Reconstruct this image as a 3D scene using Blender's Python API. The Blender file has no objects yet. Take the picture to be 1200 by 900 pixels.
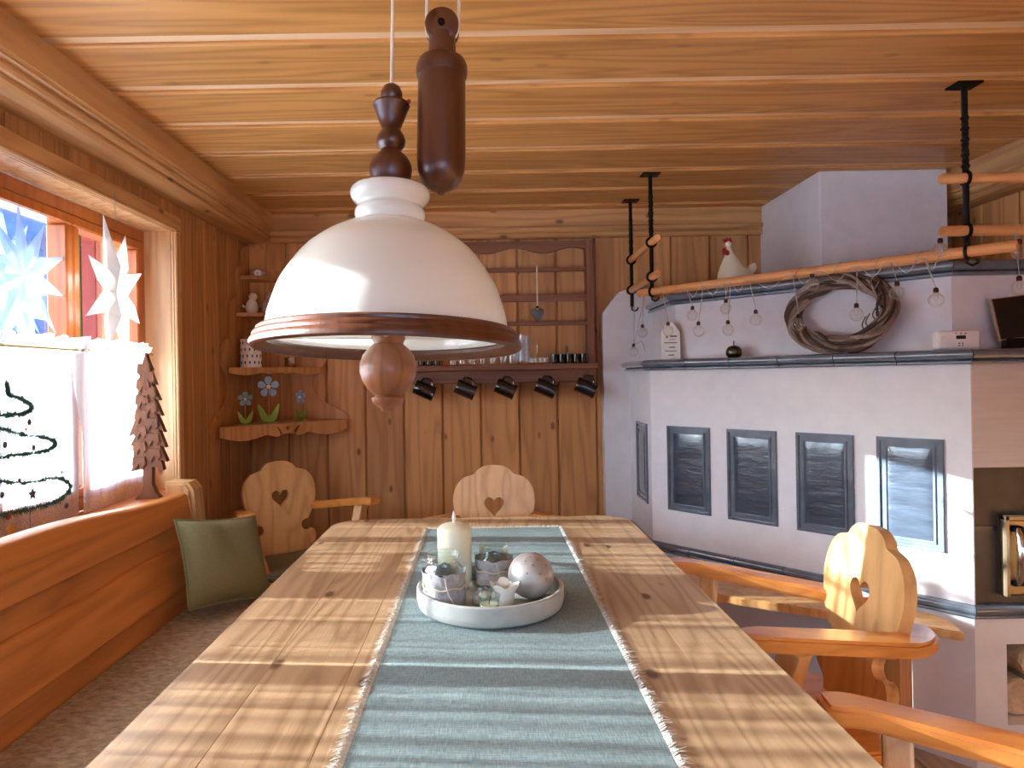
import bpy, bmesh, math, random
from mathutils import Vector, Matrix
random.seed(7)
PI = math.pi
C = bpy.context.scene.collection
sc = bpy.context.scene

# ------------------------------------------------------------------ camera
F, PX, PY, ROLL, ZC = 800.0, 567.0, 441.0, 0.017, 1.24
cam_d = bpy.data.cameras.new('camera'); cam = bpy.data.objects.new('camera', cam_d); C.objects.link(cam)
cam_d.sensor_width = 36.0; cam_d.lens = 36.0 * F / 1200.0
cam_d.shift_x = (600 - PX) / 1200.0; cam_d.shift_y = -(450 - PY) / 1200.0
cam_d.clip_start = 0.02; cam_d.clip_end = 500
cam.matrix_world = Matrix.Translation((0, 0, ZC)) @ Matrix.Rotation(PI / 2, 4, 'X') @ Matrix.Rotation(-ROLL, 4, 'Z')
sc.camera = cam

# ------------------------------------------------------------------ world, sun, exposure
SUN_DIR = Vector((1.0, -0.085, -0.300)).normalized()
w = bpy.data.worlds.new('winter_sky'); sc.world = w; w.use_nodes = True
nt = w.node_tree; bg = nt.nodes['Background']
sky = nt.nodes.new('ShaderNodeTexSky'); sky.sky_type = 'NISHITA'; sky.sun_disc = False
sky.sun_elevation = math.asin(-SUN_DIR.z); sky.sun_rotation = math.atan2(-SUN_DIR.x, -SUN_DIR.y)
sky.altitude = 900; sky.air_density = 1.0; sky.dust_density = 0.6
nt.links.new(sky.outputs[0], bg.inputs['Color']); bg.inputs['Strength'].default_value = 1.9
sd = bpy.data.lights.new('sun', 'SUN'); sun = bpy.data.objects.new('sun', sd); C.objects.link(sun)
sd.energy = 23.0; sd.angle = math.radians(0.55); sd.color = (0.92, 0.96, 1.0)
sun.rotation_euler = SUN_DIR.to_track_quat('-Z', 'Y').to_euler(); sun.location = (-8, 1, 5)
vs = sc.view_settings
vs.view_transform = 'Standard'; vs.look = 'None'; vs.gamma = 1.0; vs.use_curve_mapping = False
vs.exposure = 0.95
sc.cycles.use_denoising = True
sc.cycles.max_bounces = 14; sc.cycles.diffuse_bounces = 7; sc.cycles.transparent_max_bounces = 16
sc.cycles.caustics_reflective = False; sc.cycles.caustics_refractive = False
sc.cycles.sample_clamp_indirect = 12.0
def portal(loc, rot, sx, sy):
    l = bpy.data.lights.new('window_portal', 'AREA'); l.shape = 'RECTANGLE'; l.size = sx; l.size_y = sy
    l.cycles.is_portal = True
    o = bpy.data.objects.new('window_portal', l); o.location = loc; o.rotation_euler = rot; C.objects.link(o)

# ------------------------------------------------------------------ room constants (metres, camera above the origin)
XL, XR, YB, YF, ZT = -1.196, 2.12, 3.48, -1.6, 2.077      # walls and ceiling
WX = -1.33                                                # window plane
WY0, WY1, WZ0, WZ1 = 0.36, 2.62, 0.83, 1.817              # window opening
WX2 = (-1.35, -0.15)  # span of the added second left window, out of view
def px(x, y):            # pixel -> (x/depth, z/depth)
    u, v = x - PX, PY - y
    return ((u + v * ROLL) / F, (-u * ROLL + v) / F)
def at_y(x, y, Y): q, t = px(x, y); return Vector((q * Y, Y, ZC + t * Y))
def at_x(x, y, X): q, t = px(x, y); Y = X / q; return Vector((X, Y, ZC + t * Y))
def at_z(x, y, Z): q, t = px(x, y); Y = (Z - ZC) / t; return Vector((q * Y, Y, Z))
# slanted stove front
S0, SD, SN = Vector((0.73, 3.0, 0)), Vector((0.655, -0.7556, 0)), Vector((0.7556, 0.655, 0))
SLEN = 1.18
def diag(s, inset=0.0, z=0.0): return S0 + SD * s + SN * inset + Vector((0, 0, z))
def at_diag(x, y, inset=0.0):
    q, t = px(x, y); b = S0 + SN * inset
    # b.x + SD.x s = q (b.y + SD.y s)
    s = (q * b.y - b.x) / (SD.x - q * SD.y)
    Y = b.y + SD.y * s
    return s, Vector((q * Y, Y, ZC + t * Y))

# ------------------------------------------------------------------ materials
def lin(c): return tuple(((v / 255) / 12.92 if v / 255 <= .04045 else ((v / 255 + .055) / 1.055) ** 2.4) for v in c) + (1.0,)
def new_mat(name):
    m = bpy.data.materials.new(name); m.use_nodes = True
    return m, m.node_tree, m.node_tree.nodes['Principled BSDF']
def nd(t, typ, **kw):
    n = t.nodes.new(typ)
    for k, v in kw.items():
        if k.startswith('i_'): n.inputs[k[2:].replace('_', ' ')].default_value = v
        else: setattr(n, k, v)
    return n
def mixc(t, f, a, b, blend='MIX'):
    n = t.nodes.new('ShaderNodeMix'); n.data_type = 'RGBA'; n.blend_type = blend
    for s, v in ((0, f), (6, a), (7, b)):
        if hasattr(v, 'links') or hasattr(v, 'is_linked'): t.links.new(v, n.inputs[s])
        else: n.inputs[s].default_value = v
    return n.outputs[2]
def mth(t, op, a, b=None, c=None, clamp=False):
    n = t.nodes.new('ShaderNodeMath'); n.operation = op; n.use_clamp = clamp
    for i, v in enumerate((a, b, c)):
        if v is None: continue
        if hasattr(v, 'is_linked'): t.links.new(v, n.inputs[i])
        else: n.inputs[i].default_value = v
    return n.outputs[0]
def coords(t, scale, rnd=True):
    tc = nd(t, 'ShaderNodeTexCoord'); src = tc.outputs['Object']
    if rnd:
        oi = nd(t, 'ShaderNodeObjectInfo')
        k = mth(t, 'MULTIPLY', oi.outputs['Random'], 53.0)
        va = nd(t, 'ShaderNodeVectorMath', operation='ADD'); t.links.new(src, va.inputs[0]); t.links.new(k, va.inputs[1]); src = va.outputs[0]
    mp = nd(t, 'ShaderNodeMapping'); mp.inputs['Scale'].default_value = scale
    t.links.new(src, mp.inputs[0]); return mp.outputs[0]
def wood(name, base, axis='Z', dark=.62, light=1.14, rough=.5, knots=1.0, ring=9.0, coat=0.0, scale=1.0, vary=.12, bump=.25):
    m, t, p = new_mat(name)
    b = lin(base)
    cd = (b[0] * dark, b[1] * dark * .86, b[2] * dark * .72, 1); cl = (min(1, b[0] * light), min(1, b[1] * light * 1.04), min(1, b[2] * light * 1.1), 1)
    ai = 'XYZ'.index(axis)
    def sc3(along, across): s = [across * scale] * 3; s[ai] = along * scale; return s
    n1 = nd(t, 'ShaderNodeTexNoise', i_Scale=1.0, i_Detail=2.0, i_Roughness=.5); t.links.new(coords(t, sc3(.5, 6.5)), n1.inputs['Vector'])
    r = mth(t, 'SINE', mth(t, 'MULTIPLY', n1.outputs[0], ring * 6.28))
    r = mth(t, 'POWER', mth(t, 'MULTIPLY_ADD', r, .5, .5, clamp=True), .55)
    n2 = nd(t, 'ShaderNodeTexNoise', i_Scale=1.0, i_Detail=4.0, i_Roughness=.65); t.links.new(coords(t, sc3(5.0, 170.0)), n2.inputs['Vector'])
    n3 = nd(t, 'ShaderNodeTexNoise', i_Scale=1.0, i_Detail=3.0); t.links.new(coords(t, sc3(1.2, 6.0)), n3.inputs['Vector'])
    f = mth(t, 'ADD', mth(t, 'MULTIPLY', r, .46), mth(t, 'MULTIPLY', n2.outputs[0], .45))
    f = mth(t, 'ADD', f, mth(t, 'MULTIPLY', n3.outputs[0], .42))
    f = mth(t, 'MULTIPLY_ADD', f, 1.6, -.62, clamp=True)
    c = mixc(t, f, cd, cl)
    # soft contrast: pull towards the base
    c = mixc(t, .32, c, b)
    if knots:
        vo = nd(t, 'ShaderNodeTexVoronoi', i_Scale=1.0); t.links.new(coords(t, sc3(6.5, 13.0)), vo.inputs['Vector'])
        kf = mth(t, 'MULTIPLY_ADD', vo.outputs['Distance'], -11.0, 2.0, clamp=True)
        sel = nd(t, 'ShaderNodeSeparateColor'); t.links.new(vo.outputs['Color'], sel.inputs[0])
        kf = mth(t, 'MULTIPLY', kf, mth(t, 'GREATER_THAN', sel.outputs[0], .62))
        kf = mth(t, 'MULTIPLY', kf, .85 * knots)
        c = mixc(t, kf, c, (b[0] * .22, b[1] * .15, b[2] * .10, 1))
    oi = nd(t, 'ShaderNodeObjectInfo'); hs = nd(t, 'ShaderNodeHueSaturation')
    t.links.new(mth(t, 'MULTIPLY_ADD', oi.outputs['Random'], vary * 2, 1 - vary), hs.inputs['Value']); t.links.new(c, hs.inputs['Color'])
    t.links.new(hs.outputs[0], p.inputs['Base Color'])
    p.inputs['Roughness'].default_value = rough
    if coat: p.inputs['Coat Weight'].default_value = coat; p.inputs['Coat Roughness'].default_value = .18
    bp = nd(t, 'ShaderNodeBump', i_Strength=bump, i_Distance=.0015); t.links.new(n2.outputs[0], bp.inputs['Height']); t.links.new(bp.outputs[0], p.inputs['Normal'])
    return m
def plain(name, col, rough=.5, metal=0.0, noise=0.0, nscale=40.0, bump=0.0, coat=0.0, emit=None, sss=0.0, stretch=(1, 1, 1)):
    m, t, p = new_mat(name); b = lin(col)
    p.inputs['Base Color'].default_value = b; p.inputs['Roughness'].default_value = rough; p.inputs['Metallic'].default_value = metal
    if coat: p.inputs['Coat Weight'].default_value = coat; p.inputs['Coat Roughness'].default_value = .12
    if noise or bump:
        n = nd(t, 'ShaderNodeTexNoise', i_Scale=nscale, i_Detail=5.0, i_Roughness=.6); t.links.new(coords(t, stretch, False), n.inputs['Vector'])
        if noise:
            f = mth(t, 'MULTIPLY_ADD', n.outputs[0], 2.2, -.6, clamp=True)
            c = mixc(t, f, tuple(max(0, v * (1 - noise)) for v in b[:3]) + (1,), tuple(min(1, v * (1 + noise)) for v in b[:3]) + (1,))
            t.links.new(c, p.inputs['Base Color'])
        if bump:
            bp = nd(t, 'ShaderNodeBump', i_Strength=bump, i_Distance=.004); t.links.new(n.outputs[0], bp.inputs['Height']); t.links.new(bp.outputs[0], p.inputs['Normal'])
    if sss: p.inputs['Subsurface Weight'].default_value = sss; p.inputs['Subsurface Radius'].default_value = (.02, .015, .01)
    return m
def glassy(name, tint=(255, 255, 255), refl=.9, rough=.02, body=0.0, body_col=(230, 235, 235)):
    m, t, p = new_mat(name); t.nodes.remove(p)
    out = t.nodes['Material Output']
    tr = nd(t, 'ShaderNodeBsdfTransparent'); tr.inputs[0].default_value = lin(tint)
    gl = nd(t, 'ShaderNodeBsdfGlossy'); gl.inputs['Roughness'].default_value = rough; gl.inputs['Color'].default_value = (refl, refl, refl, 1)
    lw = nd(t, 'ShaderNodeLayerWeight', i_Blend=.25)
    f = mth(t, 'MULTIPLY_ADD', lw.outputs['Facing'], .75, .035, clamp=True)
    mx = nd(t, 'ShaderNodeMixShader'); t.links.new(f, mx.inputs[0]); t.links.new(tr.outputs[0], mx.inputs[1]); t.links.new(gl.outputs[0], mx.inputs[2])
    last = mx
    if body:
        df = nd(t, 'ShaderNodeBsdfDiffuse'); df.inputs[0].default_value = lin(body_col)
        m2 = nd(t, 'ShaderNodeMixShader'); m2.inputs[0].default_value = body
        t.links.new(mx.outputs[0], m2.inputs[1]); t.links.new(df.outputs[0], m2.inputs[2]); last = m2
    t.links.new(last.outputs[0], out.inputs[0]); return m

M = {}
M['wall_wood'] = wood('pine_wall', (200, 144, 86), 'Z', rough=.55)
M['wall_wood_dark'] = wood('pine_wall_dark', (192, 136, 82), 'Z', rough=.5, knots=.7)  # left wall boards, slightly darker than the other walls
M['trim_wood_x'] = wood('pine_trim_x', (200, 148, 90), 'X', rough=.5)
M['trim_wood_y'] = wood('pine_trim_y', (206, 158, 104), 'Y', rough=.45)
M['trim_wood_z'] = wood('pine_trim_z', (216, 170, 118), 'Z', rough=.45)
M['ceil_wood'] = wood('larch_ceiling', (208, 150, 84), 'X', dark=.6, rough=.42, knots=.35, ring=12, vary=.06)
M['ceil_strip'] = wood('ceiling_strip', (234, 200, 158), 'X', dark=.8, rough=.5, knots=0, vary=.04)
M['frame_wood'] = wood('orange_window_wood', (178, 96, 36), 'Z', rough=.3, knots=0, coat=.3, dark=.7)
M['table'] = wood('table_pine', (190, 156, 118), 'Y', dark=.52, rough=.42, knots=1.1, ring=16, vary=.07, bump=.4)
M['bench'] = wood('bench_wood', (208, 132, 66), 'Y', dark=.6, rough=.42, knots=.9, ring=8, vary=.05)
M['chair_back'] = wood('chair_pine', (222, 172, 112), 'Z', dark=.72, rough=.38, knots=.4, coat=.15, vary=.03)
M['chair_arm'] = wood('chair_arm_pine', (224, 150, 74), 'Y', dark=.72, rough=.3, knots=.3, coat=.35, vary=.03)
M['rack'] = wood('red_brown_wood', (130, 78, 46), 'X', dark=.6, rough=.45, knots=0)
M['rack_z'] = wood('red_brown_wood_z', (130, 78, 46), 'Z', dark=.6, rough=.45, knots=0)
M['lamp_wood'] = wood('lamp_walnut', (92, 48, 26), 'Z', dark=.5, rough=.35, knots=0, coat=.25, scale=2.0)
M['knob_wood'] = wood('knob_wood', (132, 80, 48), 'Z', dark=.6, rough=.4, knots=0, coat=.2, scale=2.0)
M['shelf_wood'] = wood('shelf_pine', (198, 142, 86), 'Z', rough=.5, knots=.5)
M['tree_wood'] = wood('tree_wood', (118, 68, 36), 'Z', dark=.5, rough=.6, knots=0)
M['pole'] = wood('pole_pine', (224, 160, 98), 'X', dark=.75, rough=.4, knots=.3)
M['floor'] = wood('floor_wood', (190, 168, 144), 'Y', rough=.4)
M['plaster'] = plain('plaster', (224, 221, 222), .85, noise=.05, nscale=14, bump=.25)
M['plaster_front'] = plain('brushed_plaster', (214, 204, 196), .85, noise=.07, nscale=9, bump=.5, stretch=(.6, 1, 9))
M['tile'] = plain('slate_glaze', (96, 106, 118), .16, noise=.2, nscale=18, coat=1.0, bump=.04)
M['tile_field'] = plain('slate_glaze_field', (64, 74, 86), .2, noise=.3, nscale=14, coat=.7, bump=.9, stretch=(.45, .45, 2.2))
M['tile_black'] = plain('black_glaze', (32, 35, 40), .28, coat=.4)
M['steel_plate'] = plain('oven_plate', (92, 84, 76), .5, .6, noise=.2, nscale=12)
M['iron'] = plain('wrought_iron', (28, 25, 25), .45, .8, noise=.3, nscale=60, bump=.3)
M['door_metal'] = plain('oven_door_metal', (158, 142, 116), .38, .9, noise=.15, nscale=20)
M['brass'] = plain('brass', (200, 168, 112), .3, 1.0)
M['chrome'] = plain('chrome', (210, 205, 196), .18, 1.0)
def opal():
    m, t, p = new_mat('opal_glass'); out = t.nodes['Material Output']
    p.inputs['Base Color'].default_value = lin((244, 245, 240)); p.inputs['Roughness'].default_value = .12; p.inputs['Coat Weight'].default_value = .6
    tl = nd(t, 'ShaderNodeBsdfTranslucent'); tl.inputs[0].default_value = (.92, .93, .92, 1)
    a = nd(t, 'ShaderNodeMixShader'); a.inputs[0].default_value = .38; t.links.new(p.outputs[0], a.inputs[1]); t.links.new(tl.outputs[0], a.inputs[2]); t.links.new(a.outputs[0], out.inputs[0]); return m
M['opal'] = opal()
M['cord'] = plain('cream_cord', (226, 214, 190), .7)
M['mug'] = plain('black_glazed_mug', (22, 18, 18), .14, coat=.8)
M['white_paper'] = plain('white_paper', (240, 238, 232), .8, noise=.03, nscale=20)
M['black'] = plain('black_plastic', (16, 16, 18), .3)
M['white_plastic'] = plain('white_plastic', (238, 236, 230), .4)
M['grey_print'] = plain('grey_print', (120, 118, 116), .8)
M['dark_print'] = plain('dark_print', (38, 38, 40), .8)
M['tray'] = plain('concrete_tray', (176, 176, 170), .7, noise=.12, nscale=25, bump=.15)
M['wax'] = plain('cream_wax', (236, 234, 206), .5, sss=.25)
M['wax_white'] = plain('white_wax', (244, 240, 226), .5, sss=.2)
M['flame'] = plain('flame_plastic', (240, 232, 225), .3)
M['ball'] = plain('silver_ball', (172, 164, 160), .42, .35, noise=.22, nscale=28, bump=.25)
M['felt'] = plain('grey_felt', (176, 172, 174), .95, noise=.25, nscale=70, bump=.6)
M['twine'] = plain('twine', (215, 205, 180), .9)
M['sand'] = plain('grey_sand', (120, 112, 108), .95, noise=.3, nscale=160)
M['ceramic'] = plain('white_ceramic', (240, 238, 230), .3, coat=.4)
M['red'] = plain('red_glaze', (170, 24, 22), .4)
M['beak'] = plain('yellow_beak', (220, 160, 60), .5)
M['blue_petal'] = plain('blue_petal', (146, 186, 226), .6)
M['teal_petal'] = plain('teal_petal', (128, 172, 180), .6)
M['leaf'] = plain('leaf_green', (140, 176, 72), .6)
M['cushion'] = plain('olive_cotton', (122, 114, 78), .95, noise=.1, nscale=140, bump=.3)
M['seat_pad'] = plain('grey_green_pad', (130, 128, 108), .95, noise=.1, nscale=90, bump=.3)
M['bark'] = plain('birch_bark', (196, 170, 140), .9, noise=.35, nscale=22, bump=.8)
M['log_end'] = plain('log_end', (206, 160, 104), .8, noise=.15, nscale=40)
M['wicker'] = plain('vine', (124, 104, 90), .8, noise=.35, nscale=35, bump=.5)
M['wicker_dark'] = plain('vine_dark', (76, 58, 48), .8, noise=.3, nscale=35)
M['wicker_pale'] = plain('vine_pale', (158, 138, 122), .8, noise=.3, nscale=35)
M['garland'] = plain('green_tinsel', (40, 92, 72), .7)
M['bauble'] = plain('plum_bauble', (92, 78, 104), .5)
M['snow'] = plain('snow', (244, 246, 250), .9, noise=.03, nscale=.4)
M['shutter_red'] = wood('maroon_shutter', (132, 38, 30), 'Z', rough=.5, knots=0)
M['shutter_green'] = plain('green_shutter', (26, 96, 72), .5)
M['hill'] = plain('wooded_hill', (58, 84, 120), .95, noise=.9, nscale=.22)
M['pane'] = glassy('window_glass', (250, 252, 252), .8)
M['clear'] = glassy('clear_glass', (250, 252, 251), 1.0, .015)
M['jar_glass'] = glassy('jar_glass', (243, 249, 247), .95, .03, .02)
M['dark_glass'] = glassy('dark_glass', (70, 70, 74), .9, .05, .25, (30, 30, 32))
M['star_clear'] = glassy('star_film', (205, 222, 238), .8, .2, .30, (220, 232, 244))
M['copper'] = plain('copper_cap', (84, 58, 44), .4, .9)
M['bell'] = plain('brown_bell', (86, 78, 66), .22, .9)
M['wire'] = plain('thin_wire', (176, 168, 156), .5, .3)

# table runner: woven teal grey
def fabric_runner():
    m, t, p = new_mat('runner_weave'); b = lin((134, 152, 152))
    n = nd(t, 'ShaderNodeTexNoise', i_Scale=1.0, i_Detail=3.0); t.links.new(coords(t, (420, 60, 60), False), n.inputs[0])
    n2 = nd(t, 'ShaderNodeTexNoise', i_Scale=1.0, i_Detail=3.0); t.links.new(coords(t, (40, 460, 60), False), n2.inputs[0])
    f = mth(t, 'MULTIPLY_ADD', mth(t, 'ADD', n.outputs[0], n2.outputs[0]), 1.5, -1.0, clamp=True)
    t.links.new(mixc(t, f, tuple(v * .62 for v in b[:3]) + (1,), tuple(min(1, v * 1.25) for v in b[:3]) + (1,)), p.inputs['Base Color'])
    p.inputs['Roughness'].default_value = .95
    bp = nd(t, 'ShaderNodeBump', i_Strength=.3, i_Distance=.0012); t.links.new(f, bp.inputs['Height']); t.links.new(bp.outputs[0], p.inputs['Normal'])
    return m
M['runner'] = fabric_runner(); M['fringe'] = plain('fringe_thread', (216, 216, 208), .95)
def felt_seat():
    m, t, p = new_mat('bench_felt'); b = lin((168, 146, 120))
    n = nd(t, 'ShaderNodeTexNoise', i_Scale=70.0, i_Detail=6.0, i_Roughness=.75); t.links.new(coords(t, (.5, 1, 1), False), n.inputs[0])
    f = mth(t, 'MULTIPLY_ADD', n.outputs[0], 3.2, -1.1, clamp=True)
    t.links.new(mixc(t, f, tuple(v * .55 for v in b[:3]) + (1,), tuple(min(1, v * 1.35) for v in b[:3]) + (1,)), p.inputs['Base Color'])
    p.inputs['Roughness'].default_value = 1.0
    return m
M['bench_felt'] = felt_seat()
# sheer curtain: translucent voile whose gathers let strips of sun through
def voile(name, lace=False):
    m, t, p = new_mat(name); t.nodes.remove(p); out = t.nodes['Material Output']
    tl = nd(t, 'ShaderNodeBsdfTranslucent'); tl.inputs[0].default_value = (.84, .87, .90, 1)
    df = nd(t, 'ShaderNodeBsdfDiffuse'); df.inputs[0].default_value = (.92, .93, .94, 1)
    tr = nd(t, 'ShaderNodeBsdfTransparent')
    a = nd(t, 'ShaderNodeMixShader'); a.inputs[0].default_value = .35; t.links.new(tl.outputs[0], a.inputs[1]); t.links.new(df.outputs[0], a.inputs[2])
    n = nd(t, 'ShaderNodeTexNoise', i_Scale=1.0, i_Detail=6.0, i_Roughness=.68)
    t.links.new(coords(t, (0, 30, .15), False), n.inputs[0])
    f = mth(t, 'MULTIPLY_ADD', n.outputs[0], 4.2, -1.75, clamp=True)
    f = mth(t, 'MULTIPLY_ADD', f, .36, .045)
    if lace:
        v = nd(t, 'ShaderNodeTexVoronoi', i_Scale=150.0, feature='DISTANCE_TO_EDGE'); t.links.new(coords(t, (1, 1, 1), False), v.inputs[0])
        f = mth(t, 'MULTIPLY', mth(t, 'GREATER_THAN', v.outputs[0], .20), .26)
    b = nd(t, 'ShaderNodeMixShader'); t.links.new(f, b.inputs[0]); t.links.new(a.outputs[0], b.inputs[1]); t.links.new(tr.outputs[0], b.inputs[2])
    t.links.new(b.outputs[0], out.inputs[0]); return m
M['voile'] = voile('sheer_voile'); M['lace'] = voile('lace', True)
def paper_star():
    m, t, p = new_mat('star_paper'); t.nodes.remove(p); out = t.nodes['Material Output']
    tl = nd(t, 'ShaderNodeBsdfTranslucent'); tl.inputs[0].default_value = (.85, .82, .78, 1)
    df = nd(t, 'ShaderNodeBsdfDiffuse'); df.inputs[0].default_value = (.86, .84, .82, 1)
    a = nd(t, 'ShaderNodeMixShader'); a.inputs[0].default_value = .6; t.links.new(tl.outputs[0], a.inputs[1]); t.links.new(df.outputs[0], a.inputs[2])
    t.links.new(a.outputs[0], out.inputs[0]); return m
M['star_paper'] = paper_star()

# ------------------------------------------------------------------ geometry helpers
def BM(): return bmesh.new()
def add(bm, src, mx=None):
    me = bpy.data.meshes.new('tmp'); src.to_mesh(me)
    if mx is not None: me.transform(mx)
    bm.from_mesh(me); bpy.data.meshes.remove(me); src.free(); return bm
def T(x, y, z): return Matrix.Translation((x, y, z))
def R(a, ax): return Matrix.Rotation(a, 4, ax)
def bx(sx, sy, sz, bev=0.0, seg=1, mx=None, c=(0, 0, 0)):
    bm = BM(); bmesh.ops.create_cube(bm, size=1.0, matrix=T(*c) @ Matrix.Diagonal((sx, sy, sz, 1)))
    if bev: bmesh.ops.bevel(bm, geom=bm.edges[:], offset=bev, segments=seg, affect='EDGES', profile=.6)
    if mx is not None: bm.transform(mx)
    return bm
def bxr(x0, x1, y0, y1, z0, z1, bev=0.0, seg=1):
    return bx(abs(x1 - x0), abs(y1 - y0), abs(z1 - z0), bev, seg, None, ((x0 + x1) / 2, (y0 + y1) / 2, (z0 + z1) / 2))
def prism(out, th, holes=(), bev=0.0, mx=None):
    """polygon in XY, extruded 0..th along Z"""
    bm = BM(); edges = []
    for loop in [out] + list(holes):
        vv = [bm.verts.new((p[0], p[1], 0)) for p in loop]
        for i in range(len(vv)): edges.append(bm.edges.new((vv[i], vv[(i + 1) % len(vv)])))
    if holes: bmesh.ops.triangle_fill(bm, edges=edges, use_beauty=True)
    else: bm.faces.new([v for v in bm.verts])
    bmesh.ops.recalc_face_normals(bm, faces=bm.faces[:])
    r = bmesh.ops.extrude_face_region(bm, geom=bm.faces[:])
    bmesh.ops.translate(bm, vec=(0, 0, th), verts=[e for e in r['geom'] if isinstance(e, bmesh.types.BMVert)])
    bmesh.ops.recalc_face_normals(bm, faces=bm.faces[:])
    if bev:
        es = [e for e in bm.edges if len(e.link_faces) == 2 and e.calc_face_angle(0) > 1.2 and abs(e.verts[0].co.z - e.verts[1].co.z) < 1e-6]
        bmesh.ops.bevel(bm, geom=es, offset=bev, segments=2, affect='EDGES', clamp_overlap=True)
    if mx is not None: bm.transform(mx)
    return bm
def smooth_loop(pts, n=6, closed=True):
    out = []; N = len(pts)
    for i in range(N if closed else N - 1):
        if closed: p = [Vector(pts[(i + k) % N]) for k in (-1, 0, 1, 2)]
        else: p = [Vector(pts[max(0, min(N - 1, i + k))]) for k in (-1, 0, 1, 2)]
        for j in range(n):
            u = j / n
            out.append(tuple(.5 * ((2 * p[1]) + (p[2] - p[0]) * u + (2 * p[0] - 5 * p[1] + 4 * p[2] - p[3]) * u * u + (3 * p[1] - p[0] - 3 * p[2] + p[3]) * u ** 3)))
    if not closed: out.append(tuple(pts[-1]))
    return out
def lathe(prof, seg=32, mx=None, cap=True):
    bm = BM(); rings = []
    for r, z in prof:
        if r < 1e-5: rings.append([bm.verts.new((0, 0, z))])
        else: rings.append([bm.verts.new((r * math.cos(2 * PI * i / seg), r * math.sin(2 * PI * i / seg), z)) for i in range(seg)])
    for a, b in zip(rings, rings[1:]):
        for i in range(seg):
            j = (i + 1) % seg
            if len(a) == 1 and len(b) == 1: continue
            if len(a) == 1: bm.faces.new((a[0], b[i], b[j]))
            elif len(b) == 1: bm.faces.new((a[i], b[0], a[j]))
            else: bm.faces.new((a[i], b[i], b[j], a[j]))
    if cap:
        for k in (0, -1):
            if len(rings[k]) > 1: bm.faces.new(rings[k])
    bmesh.ops.recalc_face_normals(bm, faces=bm.faces[:])
    if mx is not None: bm.transform(mx)
    return bm
def tube(pts, r, seg=8, closed=False, radii=None, cap=True, flat=1.0):
    bm = BM(); P = [Vector(p) for p in pts]; n = len(P); rings = []
    t0 = (P[1] - P[0]).normalized(); up = Vector((0, 0, 1)) if abs(t0.z) < .9 else Vector((1, 0, 0))
    N = (up - t0 * up.dot(t0)).normalized()
    for i in range(n):
        if closed: t = (P[(i + 1) % n] - P[i - 1]).normalized()
        else: t = (P[min(n - 1, i + 1)] - P[max(0, i - 1)]).normalized()
        N = (N - t * N.dot(t)); N = N.normalized() if N.length > 1e-6 else t.orthogonal().normalized()
        B = t.cross(N); rr = radii[i] if radii else r
        rings.append([bm.verts.new(P[i] + (N * math.cos(2 * PI * k / seg) * flat + B * math.sin(2 * PI * k / seg)) * rr) for k in range(seg)])
    for i in range(n if closed else n - 1):
        a, b = rings[i], rings[(i + 1) % n]
        for k in range(seg):
            j = (k + 1) % seg; bm.faces.new((a[k], a[j], b[j], b[k]))
    if cap and not closed:
        bm.faces.new(rings[0][::-1]); bm.faces.new(rings[-1])
    bmesh.ops.recalc_face_normals(bm, faces=bm.faces[:])
    return bm
def sphere(r, seg=20, rings=12, mx=None):
    bm = BM(); bmesh.ops.create_uvsphere(bm, u_segments=seg, v_segments=rings, radius=r)
    if mx is not None: bm.transform(mx)
    return bm
def me_from(bm, name, smooth=False):
    me = bpy.data.meshes.new(name); bm.to_mesh(me); bm.free()
    if smooth:
        for p in me.polygons: p.use_smooth = True
        try: me.set_sharp_from_angle(angle=math.radians(42))
        except Exception: pass
    return me
def obj(name, bm, mat, parent=None, smooth=False, loc=None, world=False):
    """one mesh object; world=True: verts are world coordinates and the parent chain is only translated"""
    if world and parent is not None:
        off = Vector((0, 0, 0)); q = parent
        while q is not None: off += q.location; q = q.parent
        bm.transform(Matrix.Translation(-off))
    me = bm if isinstance(bm, bpy.types.Mesh) else me_from(bm, name, smooth)
    o = bpy.data.objects.new(name, me); C.objects.link(o)
    m = M[mat] if isinstance(mat, str) else mat
    if not me.materials: me.materials.append(m)
    if parent: o.parent = parent
    if loc is not None: o.location = loc
    return o
def tag(o, label, cat, group=None):
    o['label'] = label; o['category'] = cat
    if group: o['group'] = group
    return o
def thing(name, label, cat, loc=(0, 0, 0), rotz=0.0, group=None):
    o = bpy.data.objects.new(name, None); C.objects.link(o); o.empty_display_size = .05
    o.location = loc; o.rotation_euler = (0, 0, rotz); return tag(o, label, cat, group)
def struct(name, bm, mat, smooth=False):
    o = obj(name, bm, mat, None, smooth); o['kind'] = 'structure'; return o
def dup(root, loc, rotz, label, group=None):
    def cp(o, par):
        c = o.copy(); C.objects.link(c); c.parent = par
        for ch in o.children: cp(ch, c)
        return c
    r = cp(root, None); r.location = loc; r.rotation_euler = (0, 0, rotz); r['label'] = label
    if group: r['group'] = group
    return r

# ================================================================== SETTING
def board_mesh(sx, sy, sz, bev=.004): return me_from(bx(sx, sy, sz, bev, 1), 'board')
# floor
fl = struct('floor', bxr(XL - .25, XR + .1, YF - .1, YB + .1, -.1, -.012), 'floor')
fm = board_mesh(.146, YB - YF, .012, .002)
k = 0; x = XL + .075
while x < XR:
    obj('floorboard', fm, 'floor', fl, loc=(x, (YB + YF) / 2, -.006)); x += .15
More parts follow.
